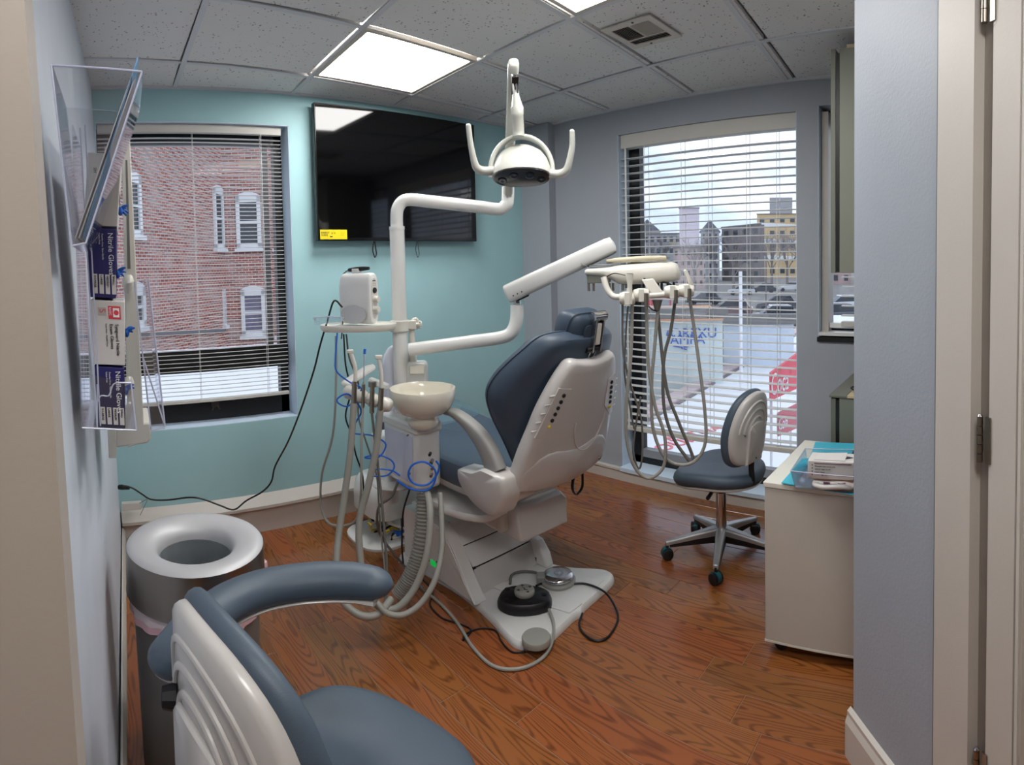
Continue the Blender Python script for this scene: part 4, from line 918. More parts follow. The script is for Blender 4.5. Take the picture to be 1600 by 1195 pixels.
# instrument bar
b = B(); b.prism([at(1002, 437, 2.25), at(1021, 435, 2.25), at(1038, 459, 2.24), at(1019, 463, 2.24)], fy*.05); b.build('bracket', M_ivory, dl, bevel=.005)
b = B(); b.tube([at(943, 433, 2.28), at(948, 450, 2.27), at(956, 461, 2.26), at(966, 464, 2.25), at(1000, 463, 2.25), at(1072, 457, 2.25)], .0125, 12, sm=4); b.build('instrument_bar', M_ivory, dl)
b = B(); b.tube([at(1071, 424, 2.24), at(1078, 440, 2.24), at(1082, 450, 2.25), at(1079, 457, 2.25)], .0085, 12, sm=4); b.ball(at(1071, 424, 2.24), .0085, 12, 6); b.build('tip_holder', M_ivory, dl)
hold = []
for px_, py_ in ((980, 466), (1002, 461), (1050, 456), (1072, 454)):
    c = at(px_, py_, 2.245); b = B(); b.lathe([(.012, -.032), (.022, -.030), (.027, -.012), (.027, .014), (.022, .03), (.012, .032)], c, 20, basis(zz, -fy, fx), cap=True); b.obox(c+fy*(-.02)+zz*.0, (.022, .03, .05), Bd)
    hold.append(b.build('instrument_holder', M_ivory, dl, bevel=.002, ang=50))
B().tube([at(984, 428, 2.23), at(984, 436, 2.23), at(984, 445, 2.23), at(984, 475, 2.225)], [.014, .013, .010, .011], 14).build('syringe', M_ivory, dl)
B().tube([at(984, 427, 2.23), at(984, 437, 2.23)], [.012, .009], 12).build('syringe_head', M_nickel, dl)
B().tube([at(977, 430, 2.23), at(960, 427, 2.24), at(948, 432, 2.25)], .0024, 6, sm=4).build('syringe_tip', M_blackp, dl)
for px_, py0, py1 in ((1010, 458, 480), (1056, 453, 474), (1077, 451, 470)): B().tube([at(px_, py0, 2.215), at(px_, py1, 2.215)], .0085, 12).build('hose_coupling', M_nickel, dl)
B().tube([at(1027, 468, 2.26), at(1027, 486, 2.26)], [.022, .009], 12).build('hose_guide', M_hose2, dl)
B().tube([at(1030, 440, 2.33), at(1045, 443, 2.28), at(1058, 452, 2.26)], .0035, 6, sm=4).build('cable', M_blackp, dl)
B().tube([at(1013, 478, 2.24), at(1020, 484, 2.24), at(1027, 486, 2.25)], .003, 6, sm=4).build('cable', M_blackp, dl)
def hosepx(name, pts, r, m, par, D, lab=None, sm=5, n=8, **k):
    P = [at(x, y, D[i] if isinstance(D, list) else D) for i, (x, y) in enumerate(pts)]
    o = B().tube(P, r, n, sm=sm).build(name, m, par, **k)
    return o
hosepx('hose', [(973, 470), (973, 537), (980, 582), (992, 621), (1002, 656), (1004, 700), (1001, 728), (996, 730), (990, 710), (990, 691), (995, 655), (1001, 620)], .0042, M_hose2, dl, 2.27)
hosepx('hose', [(988, 474), (986, 551), (981, 604), (978, 650), (980, 691), (992, 730), (1013, 747), (1034, 734), (1040, 709), (1037, 674), (1023, 632), (1013, 568), (1010, 478)], .0068, M_hose, dl, 2.25, n=10)
hosepx('hose', [(1028, 484), (1022, 551), (1018, 604), (1020, 667), (1037, 712), (1062, 726), (1087, 719), (1102, 691), (1101, 639), (1090, 551), (1078, 468)], .0068, M_hose, dl, 2.26, n=10)
hosepx('hose', [(1055, 470), (1048, 516), (1039, 551), (1036, 586), (1038, 639), (1052, 684), (1074, 716), (1081, 722), (1081, 709), (1059, 656), (1041, 604), (1030, 509), (1028, 484)], .0068, M_hose2, dl, 2.28, n=10)
hosepx('hose', [(981, 478), (977, 540), (976, 585), (985, 640), (991, 670)], .0036, M_hose2, dl, 2.29)

# ================================================================ SUCTION HOLDER left of the bowl
sh_ = thing('suction_holder', 'ivory tilted bar with four suction and syringe instruments beside the spit bowl', 'instrument holder', tuple(at(572, 622, 2.3)))
b0_, b1_ = at(538, 610, 2.33), at(606, 633, 2.24)
b = B(); b.tube([b0_, b1_], .0135, 18); b.build('bar', M_ivory, sh_)
ax = (b1_-b0_).normalized()
for t in (.14, .40, .66, .95):
    c = b0_.lerp(b1_, t); u_ = ax.cross(zz).normalized(); w_ = ax.cross(u_)
    b = B(); b.lathe([(.013, -.027), (.023, -.022), (.0285, -.008), (.0285, .008), (.023, .022), (.013, .027)], c, 18, basis(u_, w_, ax), cap=True); b.build('knuckle', M_ivory, sh_, ang=60)
b = B(); b.prism([at(532, 603, 2.32), at(545, 606, 2.32), at(588, 578, 2.42), at(582, 574, 2.42), at(570, 578, 2.42)], zz*.02); b.build('swing_arm', M_white, sh_, bevel=.006)
b = B(); b.prism([at(576, 590, 2.42), at(604, 601, 2.46), at(604, 610, 2.46), at(574, 597, 2.42)], fy*.03); b.build('link_arm', M_white, sh_, bevel=.004)
def inst(x, y0, y1, D, head, hx, m=M_ivory): pass
hosepx('suction_tip', [(547, 549), (551, 560), (555, 575), (555, 598)], .0078, M_ivory, sh_, 2.24, n=12)
B().obox(at(547, 549, 2.24), (.026, .016, .014), Mf).build('tip_head', M_ivory, sh_, bevel=.003)
hosepx('valve_body', [(554, 596), (553, 630)], .0105, M_nickel, sh_, 2.235, n=12, sm=0)
hosepx('probe_rod', [(569.5, 552), (568, 600)], .0028, M_chrome, sh_, 2.23, sm=0)
hosepx('probe_cap', [(570, 545), (569.5, 553)], .0055, M_blue, sh_, 2.23, sm=0, label='blue rubber cap')
hosepx('valve_body', [(568, 600), (567, 636)], .0072, M_nickel, sh_, 2.225, n=12, sm=0)
hosepx('syringe', [(582, 600), (581, 645)], .0095, M_nickel, sh_, 2.215, n=12, sm=0)
B().tube([at(582, 596, 2.215), at(582, 604, 2.215)], .0165, 16).build('syringe_head', M_nickel, sh_)
hosepx('suction_tip', [(592, 559), (594, 572), (596, 588), (596, 608)], .0078, M_ivory, sh_, 2.2, n=12)
B().obox(at(592, 558, 2.2), (.028, .016, .016), Mf).build('tip_head', M_ivory, sh_, bevel=.003)
hosepx('valve_body', [(596, 606), (594, 641)], .0105, M_nickel, sh_, 2.195, n=12, sm=0)
# hoses of the suction instruments
hosepx('hose', [(553, 630), (548, 700), (539, 770), (530, 830), (526, 880), (530, 930), (560, 960), (590, 960), (612, 935)], .0135, M_hose, sh_, [2.235, 2.22, 2.2, 2.17, 2.12, 2.08, 2.05, 2.05, 2.1], n=12)
hosepx('hose', [(567, 636), (565, 700), (564, 770), (560, 805), (545, 820), (515, 818), (502, 790), (503, 740), (520, 680), (525, 600), (525, 525)], .0052, M_hose, sh_, [2.225, 2.2, 2.2, 2.25, 2.3, 2.35, 2.4, 2.4, 2.4, 2.42, 2.42])
hosepx('hose', [(581, 645), (586, 690), (592, 740), (598, 800), (604, 880), (602, 940), (596, 955)], .0055, M_hose2, sh_, [2.21, 2.2, 2.2, 2.18, 2.15, 2.1, 2.08])
hosepx('hose', [(594, 641), (588, 700), (575, 760), (562, 810), (562, 860), (570, 910), (590, 945), (620, 950), (650, 915), (668, 860), (672, 800), (668, 770)], .0135, M_hose, sh_, [2.195, 2.19, 2.18, 2.17, 2.14, 2.1, 2.08, 2.08, 2.1, 2.13, 2.18, 2.25], n=12)
hosepx('hose', [(688, 770), (690, 810), (690, 860), (680, 905), (660, 940), (632, 960), (605, 958), (588, 940)], .011, M_hose, sh_, [2.26, 2.2, 2.14, 2.09, 2.06, 2.04, 2.04, 2.06], n=12)
# corrugated waste tube
P_ = catmull([at(662, 772, 2.36), at(660, 820, 2.33), at(652, 870, 2.3), at(638, 905, 2.28), at(622, 930, 2.27)], 34)
b = B(); b.tube(P_, [.029+.003*(1 if k % 4 < 2 else -1) for k in range(len(P_))], 16); b.build('corrugated_hose', M_hose, label='grey ribbed waste hose running from the cuspidor cabinet down to the floor', cat='hose')
# blue air tube in loops
hosepx('air_tube', [(527, 520), (524, 560), (526, 580), (545, 596), (562, 604), (563, 612), (545, 634), (529, 630), (528, 622), (545, 616), (564, 640), (556, 660), (550, 676), (580, 680), (600, 690), (602, 700), (592, 714), (575, 716), (571, 714), (590, 711), (610, 718), (616, 730), (606, 742), (590, 744), (575, 741), (590, 733), (612, 735), (625, 743)], .0034, M_blue, None, 2.28, label='thin blue air tube looping behind the suction instruments', cat='tube')
hosepx('air_tube', [(620, 750), (640, 763), (665, 766), (678, 755), (680, 735), (664, 722), (645, 726), (638, 742), (648, 756), (668, 757), (682, 742), (686, 728), (681, 720)], .0042, M_blue, None, 2.24, label='blue air tube coiled in a ring on the front of the cuspidor cabinet', cat='tube')
for k, (px_, py_, big) in enumerate(((672, 709, 0), (675, 720, 1), (676, 731, 0), (674, 742, 0))):
    c = at(px_, py_, 2.29); B().tube([c+yv*.01, c-yv*(.03 if big else .015)], .0075 if big else .006, 12).build('valve_knob', M_nickel if k else M_blackp, tw)
for px_, py_ in ((637, 680), (640, 740)): B().tube([at(px_, py_, 2.30)+yv*.01, at(px_, py_, 2.30)-yv*.004], .004, 8).build('screw', M_nickel, tw)
# cables from the side tray down to the floor box
hosepx('cord', [(535, 480), (522, 470), (512, 500), (500, 540), (490, 580), (470, 640), (450, 690), (430, 728), (424, 752), (410, 768), (385, 782), (366, 796), (345, 790), (318, 780), (296, 777), (262, 781), (236, 780), (222, 772), (206, 762), (192, 760)], .0042, M_blackp, None,
       [2.42, 2.42, 2.44, 2.46, 2.5, 2.6, 2.7, 2.78, 2.8, 2.82, 2.84, 2.82, 2.82, 2.82, 2.82, 2.82, 2.82, 2.82, 2.82, 2.82], label='long black power cord running from the scaler to the wall plug at left', cat='cord')
B().tube([at(202, 762, 2.82), at(190, 761, 2.84), at(186, 761, 2.85)], [.009, .013, .012], 10).build('plug', M_blackp, label='black power plug in the left wall socket above the baseboard', cat='plug')
hosepx('cord', [(537, 522), (540, 570), (548, 610), (540, 650), (550, 680), (556, 710), (566, 740), (568, 770), (566, 795)], .0038, M_blackp, None, 2.5, label='black cord hanging from the side tray behind the suction bar', cat='cord')
hosepx('cord', [(541, 522), (546, 560), (560, 600), (560, 650), (572, 690), (588, 740), (592, 790), (596, 840), (602, 900), (600, 960)], .004, M_hose2, None, [2.5, 2.5, 2.45, 2.42, 2.4, 2.36, 2.33, 2.3, 2.2, 2.1], label='thin grey cord hanging among the suction hoses', cat='cord')
hosepx('cord', [(622, 752), (612, 775), (592, 792), (590, 820), (600, 845), (620, 870), (640, 895), (665, 925)], .006, M_hose2, None, [2.4, 2.4, 2.42, 2.45, 2.5, 2.5, 2.48, 2.35], label='grey rubber cable curling down from the disc flange', cat='cord')
hosepx('cord', [(640, 765), (630, 800), (628, 850), (630, 880)], .004, M_blackp, None, 2.35, label='short dark cord beside the ribbed waste hose', cat='cord')

# ================================================================ FOOT CONTROLS AND THEIR CABLES
fc = onz(820, 944, .03); fcz = .030
pd = thing('foot_control', 'black multi-pad foot control with grey arrow disc on the base plate', 'foot pedal', (fc.x, fc.y, fcz))
ra2 = ray(819, 935); ex2 = V((ra2.y, -ra2.x, 0)).normalized(); ey2 = V((ra2.x, ra2.y, 0)).normalized()
fo = [(p.x, p.y) for p in catmull([V(q_) for q_ in ((-.108, -.02, 0), (-.095, .05, 0), (-.045, .078, 0), (.045, .072, 0), (.10, .035, 0), (.108, -.02, 0), (.085, -.058, 0), (.02, -.078, 0), (-.06, -.07, 0))], 4, True)]
def ff(u, v, w): return V((fc.x, fc.y, fcz))+ex2*u+ey2*v+zz*w
b = B(); b.pad(fo, [(0, .3), (0, 1), (.018, 1), (.034, .93), (.038, .88), (.038, .02)], ff); b.build('housing', M_blackp, pd, ang=40)
b = B(); b.lathe([(.04, 0), (.042, .008), (.040, .016), (.036, .019), (.002, .019)], ff(.0, .012, .038), 28); dk = b.build('rocker_disc', M_hose, pd, ang=40)
for a_ in (30, 110, 200, 300):
    c = ff(.026*cos(radians(a_)), .012+.026*sin(radians(a_)), .0575); d_ = ex2*cos(radians(a_))+ey2*sin(radians(a_)); s2 = V((-d_.y, d_.x, 0)); B().prism([c+d_*.008, c-d_*.004+s2*.007, c-d_*.004-s2*.007], zz*.0006).build('arrow', M_ink, dk, smooth=False)
b = B(); b.tube([ff(-.008, .024, .058), ff(.002, .010, .058), ff(-.002, .006, .058), ff(.012, .002, .058)], .0012, 6); b.build('chair_symbol', M_ink, dk)
for u, v in ((-.07, .045), (-.075, -.03), (.02, -.055), (.08, .0)): B().lathe([(.012, 0), (.012, .003), (.008, .004), (.001, .003)], ff(u, v, .036), 14, cap=True).build('button', M_blackp, pd)
f2 = onz(872, 908, .03); sp_ = thing('foot_pedal', 'round steel foot pedal with grey heel lug on the base plate', 'foot pedal', (f2.x, f2.y, .03))
b = B(); b.lathe([(.002, .0), (.075, 0), (.076, .01), (.07, .016), (.002, .018)], f2, 32); b.build('base', M_hose, sp_, ang=40)
b = B(); b.lathe([(.064, .018), (.067, .026), (.062, .034), (.03, .038), (.002, .036)], f2, 32); b.build('disc', M_chrome, sp_, ang=60)
b = B(); b.obox(f2-ex2*.072+zz*.018, (.04, .05, .034), basis(ex2, ey2, zz)); b.build('heel_lug', M_hose, sp_, bevel=.006)
f3 = onz(838, 1003, .03); b = B(); b.lathe([(.002, 0), (.052, 0), (.053, .016), (.050, .021), (.002, .022)], V((f3.x, f3.y, .031)), 28); b.build('air_pedal', M_hose, label='round flat grey disc pedal resting on the tip of the base plate', cat='foot pedal', ang=40)
def floorcord(pts, r, m, lab, z=None):
    P = [onz(x, y, (z[i] if z else r)) for i, (x, y) in enumerate(pts)]
    return B().tube(P, r, 8, sm=6).build('cord', m, label=lab, cat='cord')
floorcord([(858, 952), (865, 975), (862, 1005), (845, 1030), (810, 1045), (770, 1040), (738, 1010), (716, 975), (690, 945), (660, 920), (640, 895)], .0062, M_hose, 'twin grey cable sweeping across the floor from the foot control', [.045, .035, .02, .0065, .0065, .0065, .0065, .0065, .0065, .0065, .0065])
floorcord([(822, 1018), (800, 1018), (784, 1003), (774, 985), (750, 982), (728, 990), (724, 1000), (736, 985), (720, 975), (690, 965), (672, 945), (676, 925), (660, 905), (645, 900)], .0035, M_blackp, 'thin black cord wriggling over the floor by the flat grey disc')
floorcord([(838, 915), (850, 911), (885, 913), (915, 912), (945, 925), (962, 950), (965, 970), (950, 995), (930, 1001), (912, 990), (905, 975), (910, 958)], .0045, M_blackp, 'black cord looping off the right tip of the base plate', [.05, .036, .033, .033, .04, .02, .005, .005, .005, .005, .012, .02])
floorcord([(797, 912), (800, 898), (815, 893), (835, 894), (846, 899)], .006, M_hose2, 'short grey tube joining the two foot controls', [.042, .042, .042, .042, .044])
# ================================================================ STOOLS
def stool(C, face, zs, backC, backang, label, group, arm=False, R_=.215, egg=1., btop=.36, tilt=.12, spoke0=56):
    """C = column x, y; face = angle the sitter faces; zs = seat top; backC = middle of the backrest plate"""
    root = thing('dental_stool', label, 'stool', (C[0], C[1], 0), group)
    cx, cy = C
    # five-star base
    for k in range(5):
        a_ = radians(spoke0+72*k); d = V((cos(a_), sin(a_), 0)); s_ = V((-d.y, d.x, 0)); c0 = V((cx, cy, 0))
        b = B(); b.loft([[c0+d*r_+s_*(u*w_)+zz*(z_+v*h_) for u, v in ((-1, -1), (1, -1), (1, .6), (.7, 1), (-.7, 1), (-1, .6))] for r_, w_, z_, h_ in ((.02, .026, .115, .020), (.12, .019, .100, .017), (.25, .013, .078, .011), (.268, .012, .076, .010))])
        sp = b.build('base_arm', M_alu, root, bevel=.003)
        b = B(); b.loft([[c0+d*r_+s_*(u*w_)+zz*(z_+v*h_) for u, v in ((-1, -1), (1, -1), (1, 1), (-1, 1))] for r_, w_, z_, h_ in ((.03, .0275, .085, .016), (.13, .0205, .078, .012), (.25, .013, .066, .006))]); b.build('arm_underside', M_blackp, sp, smooth=False)
        w0 = c0+d*.262; B().tube([w0+zz*.045, w0+zz*.075], .008, 10).build('caster_stem', M_blackp, root)
        tw_ = rotz(a_+radians(60+40*k)) @ V((1, 0, 0)); cas = None
        for sg in (-1, 1):
            b = B(); p_ = w0+zz*.0255; b.tube([p_+tw_*(sg*.006), p_+tw_*(sg*.009), p_+tw_*(sg*.022), p_+tw_*(sg*.025)], [.022, .0255, .0255, .021], 18)
            cas = b.build('caster_wheel', M_blackp, root)
        b = B(); b.tube([w0+zz*.028-tw_*.010, w0+zz*.028+tw_*.010], .0275, 18); b.build('caster_hood', M_tcast, root)
    B().tube([(cx, cy, .075), (cx, cy, .30)], .026, 24).build('gas_column', M_chrome, root)
    B().tube([(cx, cy, .04), (cx, cy, .08)], .02, 16).build('column_foot', M_nickel, root)
    B().tube([(cx, cy, .29), (cx, cy, zs-.07)], .0155, 16).build('piston', M_blackp, root)
    f = V((cos(face), sin(face), 0)); l = V((-f.y, f.x, 0)); c = V((cx, cy, zs-.05))
    b = B(); b.obox(c-zz*.03, (.20, .12, .03), basis(f, l, zz)); b.tube([c-zz*.035, c-zz*.04+l*.15], .005, 8); b.tube([c-zz*.04+l*.14, c-zz*.045+l*.19], .009, 10); b.build('tilt_mechanism', M_blackp, root, bevel=.004)
    so = sym([(0, -R_*.98), (R_*.55, -R_*.86), (R_*.93, -R_*.4), (R_, R_*.1), (R_*.88, R_*.62), (R_*.5, R_*.94), (0, R_*1.02)])
    def sfn(u, v, w): return V((cx, cy, 0))+l*u+f*v+zz*(zs-.032+w - .03*max(0, (v/R_))**2*1. + .015*(u/R_)**2)
    b = B(); b.pad(so, padprof(.062, .3, .004), sfn); st = b.build('seat', M_uphl, root)
    b = B(); b.pad(so, [(-.045, .3), (-.045, .86), (-.036, .95), (-.028, .955), (-.028, .3)], sfn); b.build('seat_pan', M_shell, root)
    # backrest: egg-shaped cushion with stepped grey shell
    bc_ = V(backC); n_ = V((cos(backang), sin(backang), 0)); s2 = V((-n_.y, n_.x, 0)); ub = (zz - n_*tilt).normalized()
    W_ = egg; H = btop
    eo = sym([(0, -H*.5), (.085*W_, -H*.49), (.135*W_, -H*.38), (.155*W_, -H*.12), (.145*W_, H*.12), (.115*W_, H*.33), (.065*W_, H*.46), (0, H*.5)])
    def bf(u, v, w): return bc_+s2*u+ub*v+n_*(w+1.5*u*u)
    b = B(); b.pad(eo, padprof(.040, .18, .004), lambda u, v, w: bf(u, v, w+.022)); b.build('backrest', M_uphl, root)
    ei = [(u*.93, v*.94) for u, v in eo]
    b = B(); b.pad(ei, [(.01, .5), (.01, 1), (-.006, 1.0), (-.014, .985), (-.018, .95), (-.0185, .80), (-.018, .3), (-.018, .02)], bf); sh = b.build('back_shell', M_shell, root, ang=60)
    for k, sc in enumerate((.86, .66, .46)):
        pts = [bf(.132*W_*sc*cos(a_), -H*.08+H*.50*sc*sin(a_), -.0185) for a_ in [radians(q) for q in range(8, 175, 8)]]
        b = B(); b.tube(pts, .0065, 8, flat=.7); b.build('moulded_rib', M_shell, sh)
    b = B(); b.pad([(-.062*W_, -H*.47), (.062*W_, -H*.47), (.062*W_, .0), (.045*W_, H*.06), (0, H*.085), (-.045*W_, H*.06), (-.062*W_, .0)], [(-.016, 1), (-.026, .97), (-.028, .93), (-.028, .02)], bf); b.build('raised_panel', M_shell, sh, bevel=.003)
    for u, v in ((-.075*W_, -.02), (.0, -H*.40), (.078*W_, -.02)): B().lathe([(.001, .003), (.0035, .002), (.004, -.001)], bf(u, v, -.0195 if u else -.0285), 10, basis(s2, ub, -n_), cap=True).build('screw', M_nickel, sh)
    # upright of the backrest
    lo = bf(0, -H*.45, -.006); b = B(); b.tube([lo+ub*.06, lo-ub*.03, lo-zz*.10-n_*.0, V((cx, cy, zs-.085))-f*.12, V((cx, cy, zs-.08))-f*.02], .014, 10, sm=4, flat=.6); b.build('back_upright', M_blackp, root)
    return root, bf
stool((1.868, -1.515), radians(97), .437, (1.79, -1.715, .655), radians(80), 'slate blue backed stool with five-star chrome base beside the white cart', 'dental stools', btop=.345, egg=1.0, tilt=.10)
fs, bf = stool((-.085, -1.735), radians(16), .462, (-.390, -1.873, .716), radians(13.6), 'close-up slate blue stool with curved padded arm, cut off by the bottom edge', 'dental stools', btop=.37, egg=1.33, tilt=.004, spoke0=20)
ap_ = [(262, 1030, .70, .040), (300, 985, .70, .043), (350, 945, .70, .044), (400, 922, .70, .044), (450, 911, .70, .044), (500, 906, .70, .044), (550, 906, .70, .043), (588, 911, .70, .038)]
P_ = [onz(x, y, z) for x, y, z, r in ap_]
e0 = P_[0]+(P_[0]-P_[1]).normalized()*.022; e1 = P_[-1]+(P_[-1]-P_[-2]).normalized()*.026
cc_ = [e0+(P_[0]-P_[1]).normalized()*.01]+[e0]+P_+[e1]+[e1+(P_[-1]-P_[-2]).normalized()*.012]
rr_ = [.006, .026]+[a_[3] for a_ in ap_]+[.024, .005]
b = B(); b.tube(cc_, rr_, 22, sm=5, flat=.82); b.build('arm_pad', M_uphl, fs)
b = B(); b.tube([p-zz*.034 for p in P_], .030, 14, sm=5, flat=.30); b.build('arm_pan', M_shell, fs)
b = B(); b.tube([P_[0].lerp(P_[1], .4)-zz*.03, P_[0]-zz*.12+V((.04, -.02, 0)), V((-.20, -1.75, .46)), V((-.10, -1.735, .40))], .013, 12, sm=5); b.build('arm_bracket', M_chrome, fs)
b = B(); kc = at(277, 1088, .90); kr = ray(277, 1088); b.tube([kc-V((kr.y, -kr.x, 0))*.0, kc-V((kr.y, -kr.x, 0))*.026], [.021, .016], 9); b.build('adjust_knob', M_blackp, fs, bevel=.002)

# ================================================================ WASTE BIN
tcx, tcy = -.243, -1.063
bn = thing('waste_bin', 'tall round grey open-top waste bin with brushed steel rim and pink liner', 'bin', (tcx, tcy, 0))
cc = V((tcx, tcy, 0))
B().lathe([(.165, .0), (.170, .004), (.185, .55), (.187, .56)], cc, 48, cap=False).build('body', M_can, bn)
B().lathe([(.192, .495), (.203, .497), (.201, .51), (.199, .618)], cc, 56).build('rim_band', M_steel, bn)
B().lathe([(.199, .616), (.194, .622), (.175, .626), (.150, .624), (.125, .616), (.112, .604), (.107, .59), (.105, .575)], cc, 56).build('funnel_top', M_satin, bn, ang=60)
b = B(); rings = []
rr = random.Random(5)
for z_, r_ in ((.577, .1045), (.48, .11), (.38, .12), (.2, .12), (.15, .05), (.15, .002)):
    j_ = 0 if z_ > .57 else 1; rings.append([cc+V(((r_+j_*rr.uniform(-.012, .006))*cos(2*pi*k/28), (r_+j_*rr.uniform(-.012, .006))*sin(2*pi*k/28), z_)) for k in range(28)])
b.loft(rings, cap=False); b.build('inner_bag', M_bin, bn)
b = B(); rings = []
for z_, r_, am_ in ((.51, .190, .0), (.485, .191, .003), (.46, .190, .004), (.452, .1895, .004)):
    rings.append([cc+V(((r_+am_*sin(k*2.1))*cos(2*pi*k/56), (r_+am_*sin(k*2.1))*sin(2*pi*k/56), z_+(.006*sin(k*.55) if z_ < .5 else 0))) for k in range(56)])
b.loft(rings, cap=False); b.build('liner_skirt', M_liner, bn)
b = B(); rings = []
for z_, r_, am_ in ((.462, .1915, .004), (.444, .1915, .004)):
    rings.append([cc+V(((r_+am_*sin(k*2.1))*cos(2*pi*k/56), (r_+am_*sin(k*2.1))*sin(2*pi*k/56), z_+.006*sin(k*.55))) for k in range(56)])
b.loft(rings, cap=False); b.build('liner_hem', M_pink, bn)
b = B(); q_ = at(409, 880, 1.66); b.tube([q_-rt*.012+zz*.01, q_+rt*.004, q_+rt*.006-zz*.02, q_-rt*.006-zz*.03], [.006, .014, .010, .004], 8, sm=3); b.build('liner_tuft', M_pink, bn)

# ================================================================ LEFT WALL: brochure holder, glove boxes, dispenser
def wl(px, py, D, dx=0.): p = at(px, py, D); return p
rB = ray(150, 240); tow = V((.0775, .997, 0)).normalized(); rgt = V((tow.y, -tow.x, 0))
# brochure holder: a wedge-shaped clear pocket, seen along the wall
hb_ = thing('brochure_holder', 'clear acrylic brochure pocket on the left wall, nearest the door', 'holder', tuple(at(110, 380, .95)))
Dn, Df = .90, 1.12
def pr(px, py, D=Dn): return at(px, py, D)
def ext(p, L_=.22): return p+tow*L_
bk0, bk1 = pr(80, 102), pr(112, 384); fr0, fr1 = pr(222, 112), pr(134, 380)
for nm, (u0, u1) in (('back_panel', (bk0, bk1)), ('front_panel', (fr0, fr1)), ('bottom_panel', (bk1, fr1))):
    off = rgt*.0025 if nm != 'bottom_panel' else zz*.0025
    B().prism([u0, u1, ext(u1), ext(u0)], off).build(nm, M_acr, hb_, smooth=False)
for e_ in (0, .22): B().prism([ext(bk0, e_), ext(fr0, e_), ext(fr1, e_), ext(bk1, e_)], tow*.0025).build('side_panel', M_acr, hb_, smooth=False)
for u0, u1, mm, nm in ((bk0, bk1, M_acre, 'edge'), (bk1, fr1, M_acre, 'edge'), (fr0, fr1, M_acre, 'edge'), (bk0, fr0, M_acre, 'edge')):
    B().tube([u0, u1], .0018, 6).build(nm, mm, hb_)
for k, (o1, mm, nm) in enumerate(((.004, M_bluee, 'blue brochure leaning in the clear pocket on the left wall'), (.010, M_paper, 'white brochure leaning in the clear pocket on the left wall'), (.016, M_paper, 'second white brochure behind the first in the clear pocket'))):
    t0, t1 = fr0-rgt*o1+zz*(.028 if k == 0 else -.004), fr1-rgt*o1+zz*.01
    B().prism([t0+tow*.012, t1+tow*.012, t1+tow*.20, t0+tow*.20], rgt*(-.0022)).build('brochure', mm, smooth=False, label=nm, cat='brochure', group='brochures in the wall pocket')
# glove boxes in their clear rack
rk = thing('glove_rack', 'clear acrylic rack holding four glove boxes on the left wall', 'rack', tuple(at(180, 668, 1.2)))
Dg = 1.16
def gq(px, py, D=Dg): return at(px, py, D)
def panel(a, b_, c, d, off, nm='panel', par=rk): return B().prism([a, b_, c, d], off).build(nm, M_acr, par, smooth=False)
r0, r1 = gq(112, 195), gq(128, 668); s1, s0 = gq(213, 672), gq(205, 600)
LR = .26
panel(r0, r1, ext(r1, LR), ext(r0, LR), rgt*.003, 'back_panel')
panel(r1, s1, ext(s1, LR), ext(r1, LR), zz*.003, 'tray_floor')
panel(s0, s1, ext(s1, LR), ext(s0, LR), rgt*.003, 'tray_lip')
panel(gq(122, 580), gq(205, 600), s1, r1, tow*.003, 'tray_end')
for u0, u1 in ((gq(125, 200), gq(152, 668)), (r1, s1), (s0, s1), (gq(133, 195), gq(157, 665)), (gq(152, 600), gq(152, 668))): B().tube([u0, u1], .0018, 6).build('edge', M_acre, rk)
B().tube([gq(152, 628), gq(158, 618), gq(170, 618), gq(176, 602), gq(184, 598), gq(205, 598)], .0018, 6, sm=3).build('edge', M_acre, rk)
# outer clear frame further along
f0, f1, f2, f3 = gq(232, 436, 1.30), gq(258, 668, 1.30), gq(210, 440, 1.30), gq(236, 672, 1.30)
panel(f0, f1, f1+tow*.2, f0+tow*.2, -rgt*.003, 'outer_panel'); panel(f2, f3, f1, f0, tow*.003, 'outer_panel')
for u0, u1 in ((f0, f1), (f2, f3), (f3, f1), (gq(224, 560, 1.3), gq(256, 660, 1.3))): B().tube([u0, u1], .002, 6).build('edge', M_acre, rk)
def gbox(y0, y1, x0a, x0b, x1a, x1b, m, lab_, D=Dg):
    a_, b_, c_, d_ = at(x0a, y0, D), at(x1a, y0+3, D), at(x1b, y1, D), at(x0b, y1-2, D)
    root = thing('glove_box', lab_, 'glove box', tuple((c_+d_)/2), 'glove boxes on the left wall')
    B().prism([a_, b_, c_, d_], tow*.22).build('carton', m, root, bevel=.0015)
    n = -(rgt.cross(zz)); dn = (d_-a_).normalized(); ri = (b_-a_).normalized()
    if n.dot(tow) > 0: n = -n
    # slot with glove tip on the room side
    mid = (b_+c_)/2+tow*.10; hh_ = (c_-b_).length
    B().prism([mid-tow*.05+zz*.02, mid+tow*.05+zz*.02, mid+tow*.05-zz*.02, mid-tow*.05-zz*.02], rgt*.001).build('dispensing_slot', M_ink, root, smooth=False)
    return root, a_, b_, c_, d_, dn, ri
g1 = gbox(238, 354, 137, 131, 190, 183, M_card, 'white glove box at the top of the stack, red S mark and blue glove tip')
g2 = gbox(355, 466, 136, 140, 182, 181, M_navy, 'navy blue glove box second from the top, Nitrile Gloves print')
g3 = gbox(468, 571, 141, 147, 195, 196, M_card, 'white glove box third from the top, red square emblem')
g4 = gbox(572, 669, 147, 152, 194, 196, M_navy, 'navy blue glove box at the bottom of the stack inside the clear tray')
def gt(g, s_, size, fx_, fy_, m, ex_=.0005):
    root, a_, b_, c_, d_, dn, ri = g; W_ = (b_-a_).length; H_ = (d_-a_).length
    p = a_+ri*(W_*fx_)+dn*(H_*fy_)-tow*.0012
    return text('print', s_, size, p, dn, ri, m, root)
